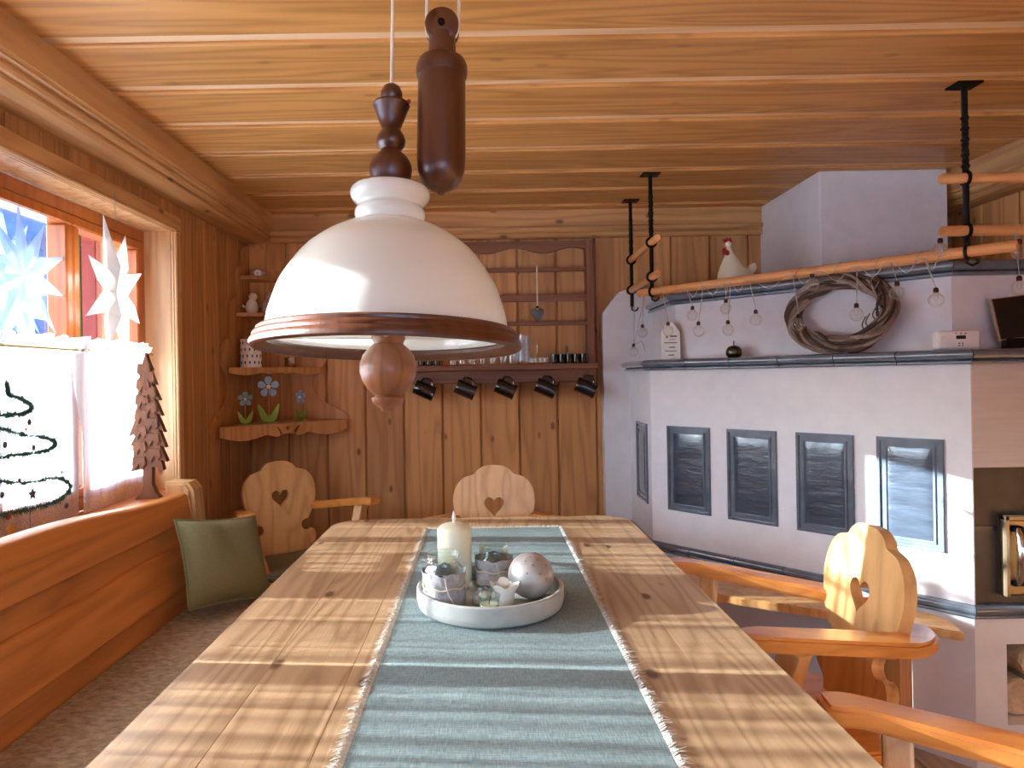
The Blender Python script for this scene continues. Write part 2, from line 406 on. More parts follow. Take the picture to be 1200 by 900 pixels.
# ceiling: wide boards with lighter recessed strips between them
ce = struct('ceiling', bxr(XL - .25, XR + .1, YF - .1, YB + .1, ZT + .018, ZT + .12), 'ceil_wood')
cb = board_mesh(XR - XL, .232, .022, .004); cs = board_mesh(XR - XL, .05, .008, .0)
y = 1.68 - .28 * 11
while y < YB - .02:
    obj('recessed_strip', cs, 'ceil_strip', ce, loc=((XL + XR) / 2, y, ZT + .015))
    w1 = min(y + .256, YB)
    if w1 - y > .23: obj('ceiling_board', cb, 'ceil_wood', ce, loc=((XL + XR) / 2, y + .14, ZT + .011))
    else: obj('ceiling_board', bx(XR - XL, w1 - y - .025, .022, .004), 'ceil_wood', ce, loc=((XL + XR) / 2, (y + .025 + w1) / 2, ZT + .011))
    y += .28
# back wall
wb = struct('wall_back', bxr(XL - .2, XR + .1, YB + .016, YB + .12, 0, ZT + .1), 'wall_wood')
bwm = board_mesh(.189, .02, ZT, .005)
k = 0; x = XL + .098
while x < XR:
    obj('wall_board', bwm, 'wall_wood', wb, loc=(x, YB + .01, ZT / 2)); x += .1965
tb = struct('trim_1', bxr(XL + .13, XR - .13, YB - .022, YB, 1.993, ZT), 'trim_wood_x')
prof = [(0, 1.935), (-.028, 1.937), (-.034, 1.945), (-.034, 1.957), (-.028, 1.962), (-.04, 1.972), (-.044, 1.985), (-.04, 1.993), (0, 1.993)]
obj('moulding', prism([(p[0] + YB, p[1]) for p in prof], XR - XL - .26, mx=Matrix(((0, 0, 1, XL + .13), (1, 0, 0, 0), (0, 1, 0, 0), (0, 0, 0, 1)))), 'trim_wood_x', tb)
# left wall with the visible window opening and an added one out of view
wl = BM()
OX0, OX1 = -1.47, XL - .016
for (a, b) in ((YF - .1, WX2[0] - .015), (WX2[1] + .015, WY0 - .015), (WY1 + .015, YB + .1)): add(wl, bxr(OX0, OX1, a, b, 0, ZT + .1))
for (a, b) in ((WY0, WY1), WX2):
    add(wl, bxr(OX0, OX1, a - .015, b + .015, 0, WZ0 - .028)); add(wl, bxr(OX0, OX1, a - .015, b + .015, WZ1 + .015, ZT + .1))
wl = struct('wall_left', wl, 'wall_wood_dark')
bwid = .135
full = board_mesh(.02, bwid - .005, ZT, .004); top = board_mesh(.02, bwid - .005, ZT - WZ1, .004); low = board_mesh(.02, bwid - .005, WZ0 - .02, .004)
y = YB - bwid / 2
while y > YF:
    cut = [wn for wn in ((WY0, WY1), WX2) if wn[0] - bwid / 2 < y < wn[1] + bwid / 2]
    if not cut: obj('wall_board', full, 'wall_wood_dark', wl, loc=(XL - .010, y, ZT / 2))
    else:
        a, b = cut[0]; y0, y1 = y - bwid / 2, y + bwid / 2
        obj('wall_board', top, 'wall_wood_dark', wl, loc=(XL - .010, y, (ZT + WZ1) / 2))
        obj('wall_board', low, 'wall_wood_dark', wl, loc=(XL - .010, y, (WZ0 - .02) / 2))
        for (c0, c1) in ((y0, a), (b, y1)):
            if c1 - c0 > .01: obj('wall_board', bx(.02, c1 - c0 - .004, WZ1 - WZ0 + .02), 'wall_wood_dark', wl, loc=(XL - .010, (c0 + c1) / 2, (WZ0 + WZ1) / 2 - .01))
    y -= bwid
# right wall and the wall behind
wr = struct('wall_right', bxr(XR + .016, XR + .12, YF - .1, YB + .1, 0, ZT + .1), 'wall_wood')
y = YB - .1
fr = board_mesh(.02, .189, ZT, .005)
while y > YF:
    obj('wall_board', fr, 'wall_wood', wr, loc=(XR + .010, y, ZT / 2)); y -= .1965
wf = BM(); FX0, FX1 = XL + .1965 * 4, XL + .1965 * 14
for q in ((XL - .2, FX0, 0, ZT + .1), (FX1, XR + .1, 0, ZT + .1), (FX0, FX1, 0, WZ0), (FX0, FX1, WZ1, ZT + .1)): add(wf, bxr(q[0], q[1], YF - .12, YF - .016, q[2], q[3]))
wf = struct('wall_front', wf, 'wall_wood')
x = XL + .098
lowf, topf = board_mesh(.189, .02, WZ0, .005), board_mesh(.189, .02, ZT - WZ1, .005)
while x < XR:
    if FX0 < x < FX1:
        obj('wall_board', lowf, 'wall_wood', wf, loc=(x, YF - .01, WZ0 / 2)); obj('wall_board', topf, 'wall_wood', wf, loc=(x, YF - .01, (WZ1 + ZT) / 2))
    else: obj('wall_board', bwm, 'wall_wood', wf, loc=(x, YF - .01, ZT / 2))
    x += .1965
# unseen window in the wall behind, added to bring in fill light
f3 = BM(); y_ = YF - .07
for q in ((FX0, FX1, WZ0, WZ0 + .05), (FX0, FX1, WZ1 - .05, WZ1), (FX0, FX0 + .04, WZ0, WZ1), (FX1 - .04, FX1, WZ0, WZ1)): add(f3, bxr(q[0], q[1], y_ - .03, y_ + .03, q[2], q[3], .004))
w3 = struct('window_3', f3, 'frame_wood'); pw3 = (FX1 - FX0 - .08) / 4
for i in range(4):
    a, b = FX0 + .04 + pw3 * i, FX0 + .04 + pw3 * (i + 1); c = BM()
    for q in ((a, b, WZ0 + .05, WZ0 + .085), (a, b, WZ1 - .085, WZ1 - .05), (a, a + .035, WZ0 + .085, WZ1 - .085), (b - .035, b, WZ0 + .085, WZ1 - .085)): add(c, bxr(q[0] + .001, q[1] - .001, y_ - .022, y_ + .036, q[2], q[3], .003))
    cs3 = obj('casement', c, 'frame_wood', w3); obj('pane', bxr(a + .03, b - .03, y_ - .003, y_ + .003, WZ0 + .08, WZ1 - .08), 'pane', cs3)
# cornice beams left and right
cp = [(0, ZT), (.140, ZT), (.140, 1.992), (.133, 1.986), (.133, 1.980), (.120, 1.976), (.122, 1.966), (.114, 1.958), (.100, 1.955), (.102, 1.944), (.092, 1.936), (.06, 1.930), (0, 1.930)]
def cornice(name, x0, sg):
    mx = Matrix(((sg, 0, 0, x0), (0, 0, 1, YF), (0, 1, 0, 0), (0, 0, 0, 1)))
    return struct(name, prism([(p[0], p[1]) for p in cp], YB - YF, mx=mx), 'trim_wood_y')
cornice('trim_2', XL, 1); cornice('trim_3', XR, -1)
for o in (bpy.data.objects['trim_2'], bpy.data.objects['trim_3']):
    b = bmesh.new(); b.from_mesh(o.data); bmesh.ops.recalc_face_normals(b, faces=b.faces[:]); b.to_mesh(o.data); b.free()

# windows
def build_window(n, y0, y1, bounds):
    fx0, fx1 = WX - .035, WX + .035
    f = BM()
    add(f, bxr(fx0, fx1, y0, y1, WZ1 - .045, WZ1, .004)); add(f, bxr(fx0, fx1, y0, y1, WZ0, WZ0 + .045, .004))
    add(f, bxr(fx0, fx1, y0, y0 + .03, WZ0 + .04, WZ1 - .04, .004)); add(f, bxr(fx0, fx1, y1 - .03, y1, WZ0 + .04, WZ1 - .04, .004))
    W = struct('window_%d' % n, f, 'frame_wood')
    for (a, b), (c_, d_) in zip(bounds, bounds[1:]):
        if c_ - b > .02: obj('window_post', bxr(fx0 - .01, fx1 + .01, b, c_, WZ0 + .04, WZ1 - .04, .004), 'frame_wood', W)
    for (a, b) in bounds:
        c = BM(); e = .034
        z0, z1 = WZ0 + .045, WZ1 - .045
        add(c, bxr(fx0 + .01, fx1 + .006, a + .002, b - .002, z1 - e, z1, .005)); add(c, bxr(fx0 + .01, fx1 + .006, a + .002, b - .002, z0, z0 + e, .005))
        add(c, bxr(fx0 + .01, fx1 + .006, a + .002, a + e, z0 + e, z1 - e, .005)); add(c, bxr(fx0 + .01, fx1 + .006, b - e, b - .002, z0 + e, z1 - e, .005))
        cas = obj('casement', c, 'frame_wood', W)
        obj('pane', bxr(WX - .003, WX + .003, a + e - .004, b - e + .004, z0 + e - .004, z1 - e + .004), 'pane', cas)
    # reveal lining and casing
    L = BM()
    add(L, bxr(fx1, XL + .001, y1, y1 + .015, WZ0, WZ1 + .015)); add(L, bxr(fx1, XL + .001, y0 - .015, y0, WZ0, WZ1 + .015))
    add(L, bxr(fx1, XL + .001, y0, y1, WZ1, WZ1 + .015))
    obj('reveal_lining', L, 'trim_wood_z', W)
    S = bxr(fx1 - .005, XL + .046, y0 - .03, y1 + .03, WZ0 - .028, WZ0, .006, 2); obj('window_sill', S, 'frame_wood', W)
    t = struct('trim_%d' % (3 + n), bxr(XL, XL + .014, y0 - .07, y1 + .07, WZ1, WZ1 + .065, .004), 'trim_wood_y')
    obj('casing_board', bxr(XL, XL + .014, y1, y1 + .065, WZ0, WZ1 + .002, .004), 'trim_wood_z', t); obj('casing_board', bxr(XL, XL + .014, y0 - .065, y0, WZ0, WZ1 + .002, .004), 'trim_wood_z', t)
    obj('casing_bead', bxr(XL + .012, XL + .024, y1 + .002, y1 + .016, WZ0, WZ1 + .002, .004), 'trim_wood_z', t)
    obj('casing_bead', bxr(XL + .012, XL + .024, y0 - .016, y1 + .016, WZ1 + .002, WZ1 + .016, .004), 'trim_wood_y', t)
    return W
win = build_window(1, WY0, WY1, [(.39, .82), (.82, 1.22), (1.22, 1.645), (1.775, 2.155), (2.155, 2.59)])
build_window(2, WX2[0], WX2[1], [(-1.32, -.94), (-.94, -.56), (-.56, -.18)])  # out of view, added for more fill light in the room
portal((OX0 - .02, (WY0 + WY1) / 2, (WZ0 + WZ1) / 2), (0, -PI / 2, 0), WZ1 - WZ0, WY1 - WY0)
portal(((FX0 + FX1) / 2, YF - .14, (WZ0 + WZ1) / 2), (PI / 2, 0, 0), FX1 - FX0, WZ1 - WZ0)
portal((OX0 - .02, sum(WX2) / 2, (WZ0 + WZ1) / 2), (0, -PI / 2, 0), WZ1 - WZ0, WX2[1] - WX2[0])

# ---- outside: snow, wooded hill, eave, open shutter
g = BM(); bmesh.ops.create_grid(g, x_segments=40, y_segments=40, size=110, matrix=T(0, 0, -.8))
for v in g.verts: v.co.z += .25 * math.sin(v.co.x * .3) * math.cos(v.co.y * .23)
o = struct('ground_snow', g, 'snow', True)
h = BM(); rows = []
for j in range(7):
    row = []
    for i in range(61):
        a = math.radians(70 + i * 4.0); rr = 45 + j * 6
        hh = [-.8, 2.2, 5, 7.5, 9.5, 11, 11.8][j] * (1 + 1.5 * max(0, min(1, (162 - (70 + i * 4.0)) / 14))) * (1 + .10 * math.sin(i * .9) + .06 * math.sin(i * 2.3 + j))
        row.append(h.verts.new((rr * math.cos(a), rr * math.sin(a), hh)))
    rows.append(row)
for a, b in zip(rows, rows[1:]):
    for i in range(60): h.faces.new((a[i], a[i + 1], b[i + 1], b[i]))
bmesh.ops.recalc_face_normals(h, faces=h.faces[:])
o = struct('hillside', h, 'hill', True)
o = struct('eave', bxr(-2.25, OX0, YF, YB + .6, 2.08, 2.15, .01), 'trim_wood_y')
sh = thing('window_shutter', 'open outdoor shutter with maroon boards and a green stile beyond the window pane', 'shutter', (-1.58, 2.80, .80))
for i in range(3): obj('board', bx(.058, .022, 1.05, .003), 'shutter_red', sh, loc=(.09 - i * .06, 0, .53))
obj('stile', bx(.05, .035, 1.09, .004), 'shutter_green', sh, loc=(-.085, 0, .53))
obj('stile', bx(.02, .035, 1.09, .004), 'shutter_green', sh, loc=(.13, 0, .53))

# ================================================================== STOVE
st = thing('masonry_stove', 'pale plastered stove with dark glazed panels and ledges in the room corner', 'stove', (1.4, 2.8, 0))
def poly_prism(pts, z0, z1, bev=0.0):
    return prism([(p[0], p[1]) for p in pts], z1 - z0, bev=bev, mx=T(0, 0, z0))
CX, CY = diag(SLEN).x, diag(SLEN).y
e = .004
foot = [(.73, YB), (.73, 3.0), (CX, CY), (XR, CY), (XR, YB)]
# base with wood-store opening in its front
ox0, ox1, oz0, oz1, od = 1.60, 2.02, .135, .385, .34
b = BM(); add(b, poly_prism([(.73, YB), (.73, 3.0), (CX, CY), (ox0, CY), (ox0, CY + od), (ox0, YB)], 0, .475))
add(b, bxr(ox0, ox1, CY, CY + od, 0, oz0)); add(b, bxr(ox0, ox1, CY, CY + od, oz1, .475)); add(b, bxr(ox1, XR, CY, YB, 0, .475)); add(b, bxr(ox0, ox1, CY + od, YB, 0, .475))
obj('base', b, 'plaster', st, world=True)
# oven recess in the body's front face
rz1 = .932
b = BM()
add(b, poly_prism([(.73, YB), (.73, 3.0), (CX, CY), (CX + .004, CY), (CX + .004, YB)], .475, 1.28))
obj('body', b, 'plaster', st, world=True)
obj('front_wall', bxr(CX + .004, XR, CY, CY + .6, rz1, 1.28), 'plaster_front', st, world=True)
obj('back_body', bxr(CX + .004, XR, CY + .05, YB, .475, rz1), 'plaster', st, world=True)
pl = obj('oven_plate', bxr(CX + .004, XR, CY + .018, CY + .05, .475, rz1 - .003), 'steel_plate', st, world=True)
obj('plate_seam', bxr(CX + .006, 1.59, CY + .013, CY + .02, .735, .748), 'tile_black', pl, world=True)
dr = obj('oven_door', add(add(bxr(1.588, 1.96, CY - .004, CY + .02, .535, .785, .006), bxr(1.588, 1.605, CY - .018, CY + .01, .535, .785, .004)), bxr(1.588, 1.96, CY - .018, CY + .01, .768, .785, .004)), 'door_metal', st, world=True)
obj('door_panel', bxr(1.648, 1.93, CY - .022, CY - .002, .585, .735, .006), 'door_metal', dr, world=True)
obj('handle', tube([(1.628, CY - .015, .575), (1.626, CY - .03, .60), (1.624, CY - .042, .66), (1.626, CY - .03, .72), (1.628, CY - .015, .745)], .013, 10, radii=[.008, .012, .016, .012, .008]), 'chrome', dr, True, world=True)
obj('handle_mount', bxr(1.612, 1.648, CY - .02, CY - .002, .735, .752, .004), 'iron', dr, world=True); obj('handle_mount', bxr(1.612, 1.648, CY - .02, CY - .002, .568, .585, .004), 'iron', dr, world=True)
# upper body set back, shield slab on the wall, chimney
UI = .10
u0, u1 = Vector((.85, 3.02, 0)), Vector((1.53, 2.227, 0))
obj('upper_body', poly_prism([(u0.x, YB), (u0.x, u0.y), (u1.x, u1.y), (XR, u1.y), (XR, YB)], 1.28, 1.54), 'plaster', st, world=True)
obj('top_slab', poly_prism([(u0.x, YB), (u0.x, u0.y), (u1.x, u1.y), (XR, u1.y), (XR, YB)], 1.54, 1.588), 'plaster', st, world=True)
sl = [(.60, 0), (.735, 0), (.735, 1.28), (.86, 1.28), (.86, 1.648), (.745, 1.668), (.685, 1.652), (.60, 1.545)]
obj('wall_shield', prism(sl, .06, mx=Matrix(((1, 0, 0, 0), (0, 0, -1, YB), (0, 1, 0, 0), (0, 0, 0, 1)))), 'plaster', st, world=True)
obj('chimney', bxr(1.42, 1.955, 2.86, YB, 1.588, ZT, .006, 2), 'plaster', st, world=True)

# glazed ledges of single tiles swept along the stove
def ledge_tiles(path, z0, z1, proud, n_each, name, mat='tile'):
    h = z1 - z0
    prof = [(-.03, 0), (proud * .45, 0)] + [(proud * (.45 + .22 * math.sin(t)), h * (.14 - .14 * math.cos(t))) for t in [PI * q / 8 for q in range(1, 8)]]
    prof += [(proud * .42, h * .30)] + [(proud * (.42 + .58 * math.sin(t)), h * (.64 - .34 * math.cos(t))) for t in [PI * q / 14 for q in range(1, 13)]] + [(proud * .3, h), (-.03, h)]
    for (a, b), n in zip(zip(path, path[1:]), n_each):
        d = (b - a); L = d.length; d = d / L; out = Vector((d.y, -d.x, 0)) if True else 0
        # outward = to the right of the walking direction, seen from above
        for i in range(n):
            s0, s1 = L * i / n + .0015, L * (i + 1) / n - .0015
            bm = prism([(p[0], p[1]) for p in prof], s1 - s0)
            mxm = Matrix(((out.x, 0, d.x, a.x + d.x * s0), (out.y, 0, d.y, a.y + d.y * s0), (0, 1, 0, z0), (0, 0, 0, 1)))
            # mitre the ends at corners
            bm.transform(mxm)
            for v in bm.verts:
                p = Vector((v.co.x, v.co.y, 0)) - a; s = p.dot(d); o_ = p.dot(out)
                for (end, idx, sg) in ((i == n - 1, 1, 1), (i == 0, 0, -1)):
                    if not end: continue
                    if sg == 1 and s > L - .01 and mit[(a.to_tuple(2), 1)] is not None: s += o_ * mit[(a.to_tuple(2), 1)]
                    if sg == -1 and s < .01 and mit[(a.to_tuple(2), 0)] is not None: s -= o_ * mit[(a.to_tuple(2), 0)]
                np = a + d * s + out * o_; v.co.x, v.co.y = np.x, np.y
            bmesh.ops.recalc_face_normals(bm, faces=bm.faces[:])
            obj(name, bm, mat, st, True, world=True)
def mitres(path):
    m = {}
    for k in range(len(path) - 1):
        d = (path[k + 1] - path[k]).normalized()
        def half(d0, d1):
            ang = math.atan2(d0.x * d1.y - d0.y * d1.x, d0.dot(d1)); return math.tan(ang / 2)
        m[(path[k].to_tuple(2), 1)] = half(d, (path[k + 2] - path[k + 1]).normalized()) if k + 2 < len(path) else None
        m[(path[k].to_tuple(2), 0)] = half((path[k] - path[k - 1]).normalized(), d) if k > 0 else None
    return m
V = Vector
low_path = [V((.73, 3.42, 0)), V((.73, 3.0, 0)), V((CX, CY, 0)), V((XR, CY, 0))]
mit = mitres(low_path)
ledge_tiles(low_path, .468, .508, .024, (2, 6, 3), 'base_tile')
ledge_tiles(low_path, 1.252, 1.300, .040, (2, 6, 3), 'ledge_tile')
up_path = [V((u0.x, 3.42, 0)), u0, u1, V((XR, u1.y, 0))]
mit = mitres(up_path)
ledge_tiles(up_path, 1.540, 1.592, .036, (2, 5, 3), 'upper_ledge_tile')
obj('ledge_shelf', poly_prism([(.735, YB), (.735, 3.0), (CX, CY + .006), (XR, CY + .006), (XR, YB)], 1.28, 1.2985), 'plaster', st, world=True)
# glazed panels
def stove_panel(c, d, out, wdt, z0, z1):
    h = z1 - z0
    mxm = Matrix(((d.x, 0, out.x, c.x), (d.y, 0, out.y, c.y), (0, 1, 0, z0), (0, 0, 0, 1)))
    def ring(o, i, t0, t1):
        return prism([(-wdt / 2 + o, o), (wdt / 2 - o, o), (wdt / 2 - o, h - o), (-wdt / 2 + o, h - o)], t1 - t0, holes=[[(-wdt / 2 + i, i), (wdt / 2 - i, i), (wdt / 2 - i, h - i), (-wdt / 2 + i, h - i)]], bev=.0025, mx=T(0, 0, t0))
    b = BM(); add(b, ring(0, .012, -.003, .009)); add(b, ring(.010, .024, -.003, .003)); add(b, ring(.022, .032, -.003, .007)); b.transform(mxm)
    bmesh.ops.recalc_face_normals(b, faces=b.faces[:])
    p = obj('glazed_panel', b, 'tile', st, world=True)
    # hammered, slightly domed field
    f = BM(); nx, nz = 14, 26; rows = []
    for j in range(nz + 1):
        row = []
        for i in range(nx + 1):
            uu, vv = i / nx * 2 - 1, j / nz * 2 - 1
            hgt = .006 * (1 - uu ** 6) * (1 - vv ** 8) + random.uniform(-.0004, .0004) + .0008
            row.append(f.verts.new((uu * (wdt / 2 - .024), h / 2 + vv * (h / 2 - .024), hgt)))
        rows.append(row)
    for a, bb in zip(rows, rows[1:]):
        for i in range(nx): f.faces.new((a[i], a[i + 1], bb[i + 1], bb[i]))
    f.transform(mxm); bmesh.ops.recalc_face_normals(f, faces=f.faces[:])
    obj('panel_field', f, 'tile_field', p, True, world=True)
for (s0, s1) in ((.085, .287), (.363, .565), (.638, .838), (.911, 1.107)):
    stove_panel(diag((s0 + s1) / 2), SD, -SN, s1 - s0, .655, 1.015)
stove_panel(V((.73, 3.16, 0)), V((0, -1, 0)), V((-1, 0, 0)), .2, .655, 1.015)

# fire logs in the store
for i, (lx, lz, r) in enumerate(((1.668, .198, .058), (1.80, .197, .057), (1.925, .195, .055), (1.735, .308, .056), (1.864, .306, .055))):
    r *= 1.0
    L = lathe([(r * .93, 0), (r, .01), (r * 1.02, .1), (r * .98, .2), (r, .27), (r * .94, .28)], 14, mx=T(lx, CY + .035 + random.uniform(0, .02), lz) @ R(-PI / 2, 'X'))
    for v in L.verts: v.co.x += random.uniform(-.004, .004); v.co.z += random.uniform(-.003, .003)
    lo = obj('fire_log', L, 'bark', None, False)
    tag(lo, 'split birch log stacked in the opening of the stove base', 'log', 'birch logs in the stove base')

# stove bench board with trestle legs
sb = thing('stove_bench', 'narrow tapered wooden bench board along the foot of the stove', 'bench', (1.0, 2.45, 0))
bo = [(.56, 2.80), (.52, 2.58), (.806, 2.40), (1.405, 2.015), (1.43, 2.10), (1.42, 2.16), (.69, 2.99)]
obj('seat', prism(bo, .028, bev=.004, mx=T(0, 0, .432)), 'chair_back', sb, world=True)
for (lx, ly) in ((.70, 2.66), (1.30, 2.17)):
    obj('leg', bx(.05, .16, .432, .004, mx=T(lx, ly, .216) @ R(math.radians(-42), 'Z')), 'shelf_wood', sb, world=True)

# ================================================================== TABLE
TX0, TX1, TY0, TY1, TZ = -.517, .484, .02, 2.37, .75
tb_ = thing('dining_table', 'long pine dining table with knotty plank top in the middle of the room', 'table', ((TX0 + TX1) / 2, (TY0 + TY1) / 2, 0))
npk = 7; pw = (TX1 - TX0) / npk; rad = .10
def corner_arc(cx, cy, a0, a1, r, n=8): return [(cx + r * math.cos(a0 + (a1 - a0) * i / n), cy + r * math.sin(a0 + (a1 - a0) * i / n)) for i in range(n + 1)]
for i in range(npk):
    a, b = TX0 + pw * i + .0001, TX0 + pw * (i + 1) - .0001
    if i == 0: o_ = corner_arc(a + rad, TY1 - rad, PI, PI / 2, rad) + [(b, TY1), (b, TY0)] + corner_arc(a + rad, TY0 + rad, 1.5 * PI, PI, rad)
    elif i == npk - 1: o_ = [(a, TY0), (a, TY1)] + corner_arc(b - rad, TY1 - rad, PI / 2, 0, rad) + corner_arc(b - rad, TY0 + rad, 0, -PI / 2, rad)
    else: o_ = [(a, TY0), (a, TY1), (b, TY1), (b, TY0)]
    obj('top_plank', prism(o_, .035, bev=.0006, mx=T(0, 0, TZ - .035)), 'table', tb_, world=True)
ap = BM()
for (a, b, c, d) in ((TX0 + .1, TX0 + .125, TY0 + .12, TY1 - .12), (TX1 - .125, TX1 - .1, TY0 + .12, TY1 - .12), (TX0 + .1, TX1 - .1, TY0 + .12, TY0 + .145), (TX0 + .1, TX1 - .1, TY1 - .145, TY1 - .12)):
    add(ap, bxr(a, b, c, d, TZ - .135, TZ - .035))
obj('apron', ap, 'table', tb_, world=True)
for lx in (TX0 + .14, TX1 - .14):
    for ly in (TY0 + .16, TY1 - .16):
        obj('leg', bxr(lx - .04, lx + .04, ly - .04, ly + .04, 0, TZ - .035, .006, 2), 'chair_back', tb_, world=True)

# runner with frayed edges
RX0, RX1, RY0, RY1 = -.186, .232, .12, 2.19
rn = thing('table_runner', 'grey teal woven runner with frayed white edges along the pine table', 'table runner', ((RX0 + RX1) / 2, 1.1, TZ))
g = BM(); nx, ny = 24, 150; rows = []
for j in range(ny + 1):
    row = []
    for i in range(nx + 1):
        u, v = i / nx, j / ny; X = RX0 + (RX1 - RX0) * u; Y = RY0 + (RY1 - RY0) * v
        z = TZ + .0022 + .0007 * math.sin(X * 31 + Y * 5) * math.sin(Y * 17)
        z += .0035 * math.exp(-((Y - 1.052 - .02 * math.sin(X * 9)) / .010) ** 2) + .003 * math.exp(-((Y - 1.80 - .03 * X) / .009) ** 2)
        row.append(g.verts.new((X, Y, z)))
    rows.append(row)
for a, b in zip(rows, rows[1:]):
    for i in range(nx): g.faces.new((a[i], a[i + 1], b[i + 1], b[i]))
obj('cloth', g, 'runner', rn, True, world=True)
fb = BM()
def thread(p, d, n_):
    s = Vector((-d[1], d[0], 0)) * .0007
    pts = [Vector(p), Vector(p) + Vector((d[0], d[1], 0)) * .5 * n_ + Vector((0, 0, random.uniform(.001, .005))), Vector(p) + Vector((d[0] + random.uniform(-.3, .3), d[1] + random.uniform(-.3, .3), 0)) * n_ + Vector((0, 0, random.uniform(-.0015, .004)))]
    q = []
    for k, pp in enumerate(pts):
        wq = s * (1.5 if k == 0 else 1.2 if k == 1 else .5)
        q.append((fb.verts.new(pp - wq), fb.verts.new(pp + wq)))
    for a, b in zip(q, q[1:]): fb.faces.new((a[0], a[1], b[1], b[0]))
y = RY0
while y < RY1:
    for sx, X in ((-1, RX0), (1, RX1)):
        for _ in range(2): thread((X, y, TZ + .003), (sx, random.uniform(-.5, .5)), random.uniform(.010, .021))
    y += .0034
x = RX0
while x < RX1:
    for _ in range(2): thread((x, RY1, TZ + .003), (random.uniform(-.5, .5), 1), random.uniform(.009, .018))
    x += .0034
fo = obj('fringe', fb, 'fringe', rn, world=True); fo['kind'] = 'stuff'

# ================================================================== TRAY AND CONTENTS
TRX, TRY = .006, 1.455
zt = TZ + .005
tag(obj('round_tray', lathe([(0, 0), (.146, 0), (.153, .006), (.156, .02), (.156, .041), (.153, .044), (.147, .043), (.145, .030), (.143, .012), (0, .012)], 72, T(TRX, TRY, zt)), 'tray', None, True),
    'round grey concrete tray of candles and jars on the runner', 'tray')
zb = zt + .0125
cd = thing('candle', 'tall cream pillar candle with a pointed plastic flame on the round tray', 'candle', (-.073, 1.545, zb))
obj('body', lathe([(0, 0), (.036, 0), (.0385, .004), (.0385, .128), (.036, .133), (.027, .139), (.012, .1435), (0, .144)], 40), 'wax', cd, True)
obj('flame', lathe([(0, .142), (.0035, .144), (.0048, .152), (.0038, .160), (.0016, .168), (0, .171)], 14), 'flame', cd, True)
def jar(name, label, loc, r, h, fab_h, seg=36):
    j = thing(name, label, 'jar', loc)
    obj('glass', lathe([(0, 0), (r * .9, 0), (r, .006), (r, h * .62), (r * .93, h * .72), (r * .78, h * .79), (r * .78, h * .83), (r * .83, h * .845), (r * .79, h * .87), (r * .83, h * .905), (r * .79, h * .93), (r * .82, h * .97), (r * .80, h), (r * .74, h * .995), (r * .73, h * .8), (r * .88, h * .70), (r * .94, h * .6), (r * .94, .008), (0, .007)], seg), 'jar_glass', j, True)
    w_ = BM()
    rows = []
    for k in range(8):
        row = []
        for i in range(48):
            a = 2 * PI * i / 48; v = k / 7
            rr = r * 1.04 + .0009 * math.sin(a * 7 + k) + .0006 * math.sin(a * 13 - 2 * k) - .003 * math.exp(-((v - .55) / .12) ** 2)
            zz = .006 + fab_h * v + (.0016 * math.sin(a * 5) + .0016 * math.sin(a * 9)) * (1 if k in (0, 7) else .3)
            row.append(w_.verts.new((rr * math.cos(a), rr * math.sin(a), max(.001, zz))))
        rows.append(row)
    for a, b in zip(rows, rows[1:]):
        for i in range(48): w_.faces.new((a[i], a[(i + 1) % 48], b[(i + 1) % 48], b[i]))
    obj('felt_wrap', w_, 'felt', j, True)
    obj('twine', tube([((r * 1.04 - .0005) * math.cos(t / 40 * 2 * PI), (r * 1.04 - .0005) * math.sin(t / 40 * 2 * PI), .006 + fab_h * .55 + .002 * math.sin(t)) for t in range(40)], .0016, 6, True), 'twine', j, True)
    obj('twine_end', tube([(.1 * r, -r * 1.05, .006 + fab_h * .9), (.25 * r, -r * 1.07, fab_h * .55), (.55 * r, -r * 1.05, fab_h * .2)], .0011, 5), 'twine', j)
    obj('filling', lathe([(0, .008), (r * .92, .008), (r * .92, h * .45), (r * .5, h * .47), (0, h * .46)], 24), 'sand', j, True)
    return j
jar('storage_jar', 'glass jar wrapped in pale grey felt in front of the pillar candle', (-.090, 1.418, zb), .043, .108, .066)
jar('storage_jar', 'glass jar in darker felt between the pillar candle and the silver ball', (.016, 1.555, zb), .0415, .090, .055)
bl = thing('decorative_ball', 'mottled silver grey ball resting on the round tray', 'ball', (.0925, 1.452, zb))
obj('shell', sphere(.048, 40, 28, T(0, 0, .048)), 'ball', bl, True)
for (a, e_) in ((-2.0, .9), (-1.5, .7), (-1.1, .95), (-1.8, .35), (-1.2, .3), (-.7, .6), (-1.6, 1.15), (-2.4, .5), (-.9, 0.05), (-2.1, 0.0)):
    p = Vector((math.cos(a) * math.cos(e_), math.sin(a) * math.cos(e_), math.sin(e_))) * .0478 + Vector((0, 0, .048))
    obj('dimple', lathe([(0, .0005), (.0017, .0004), (.0022, 0)], 10, T(*p) @ (p - Vector((0, 0, .048))).to_track_quat('Z', 'Y').to_matrix().to_4x4(), cap=False), 'grey_print', bl)
def tealight(label, loc, r, h, flare, mat='jar_glass', wax='wax_white'):
    t = thing('tealight_holder', label, 'candle holder', loc)
    obj('cup', lathe([(0, 0), (r * .86, 0), (r * .9, .003), (r, h * .6), (r * flare, h), (r * flare - .002, h), (r - .003, h * .6), (r * .84, .006), (0, .006)], 30), mat, t, True)
    obj('wax', lathe([(0, .007), (r * .82, .007), (r * .88, h * .55), (r * .3, h * .5), (0, h * .51)], 24), wax, t, True)
    obj('wick', tube([(0, 0, h * .5), (.0006, 0, h * .5 + .009)], .0008, 5), 'dark_print', t)
    return t
tealight('short glass cup with a cream candle in front of the other candle cups', (.003, 1.352, zb), .0205, .040, 1.12, 'jar_glass', 'wax')
tealight('faceted glass tealight cup between the felt jar and the white cups', (-.012, 1.412, zb), .022, .043, 1.35)
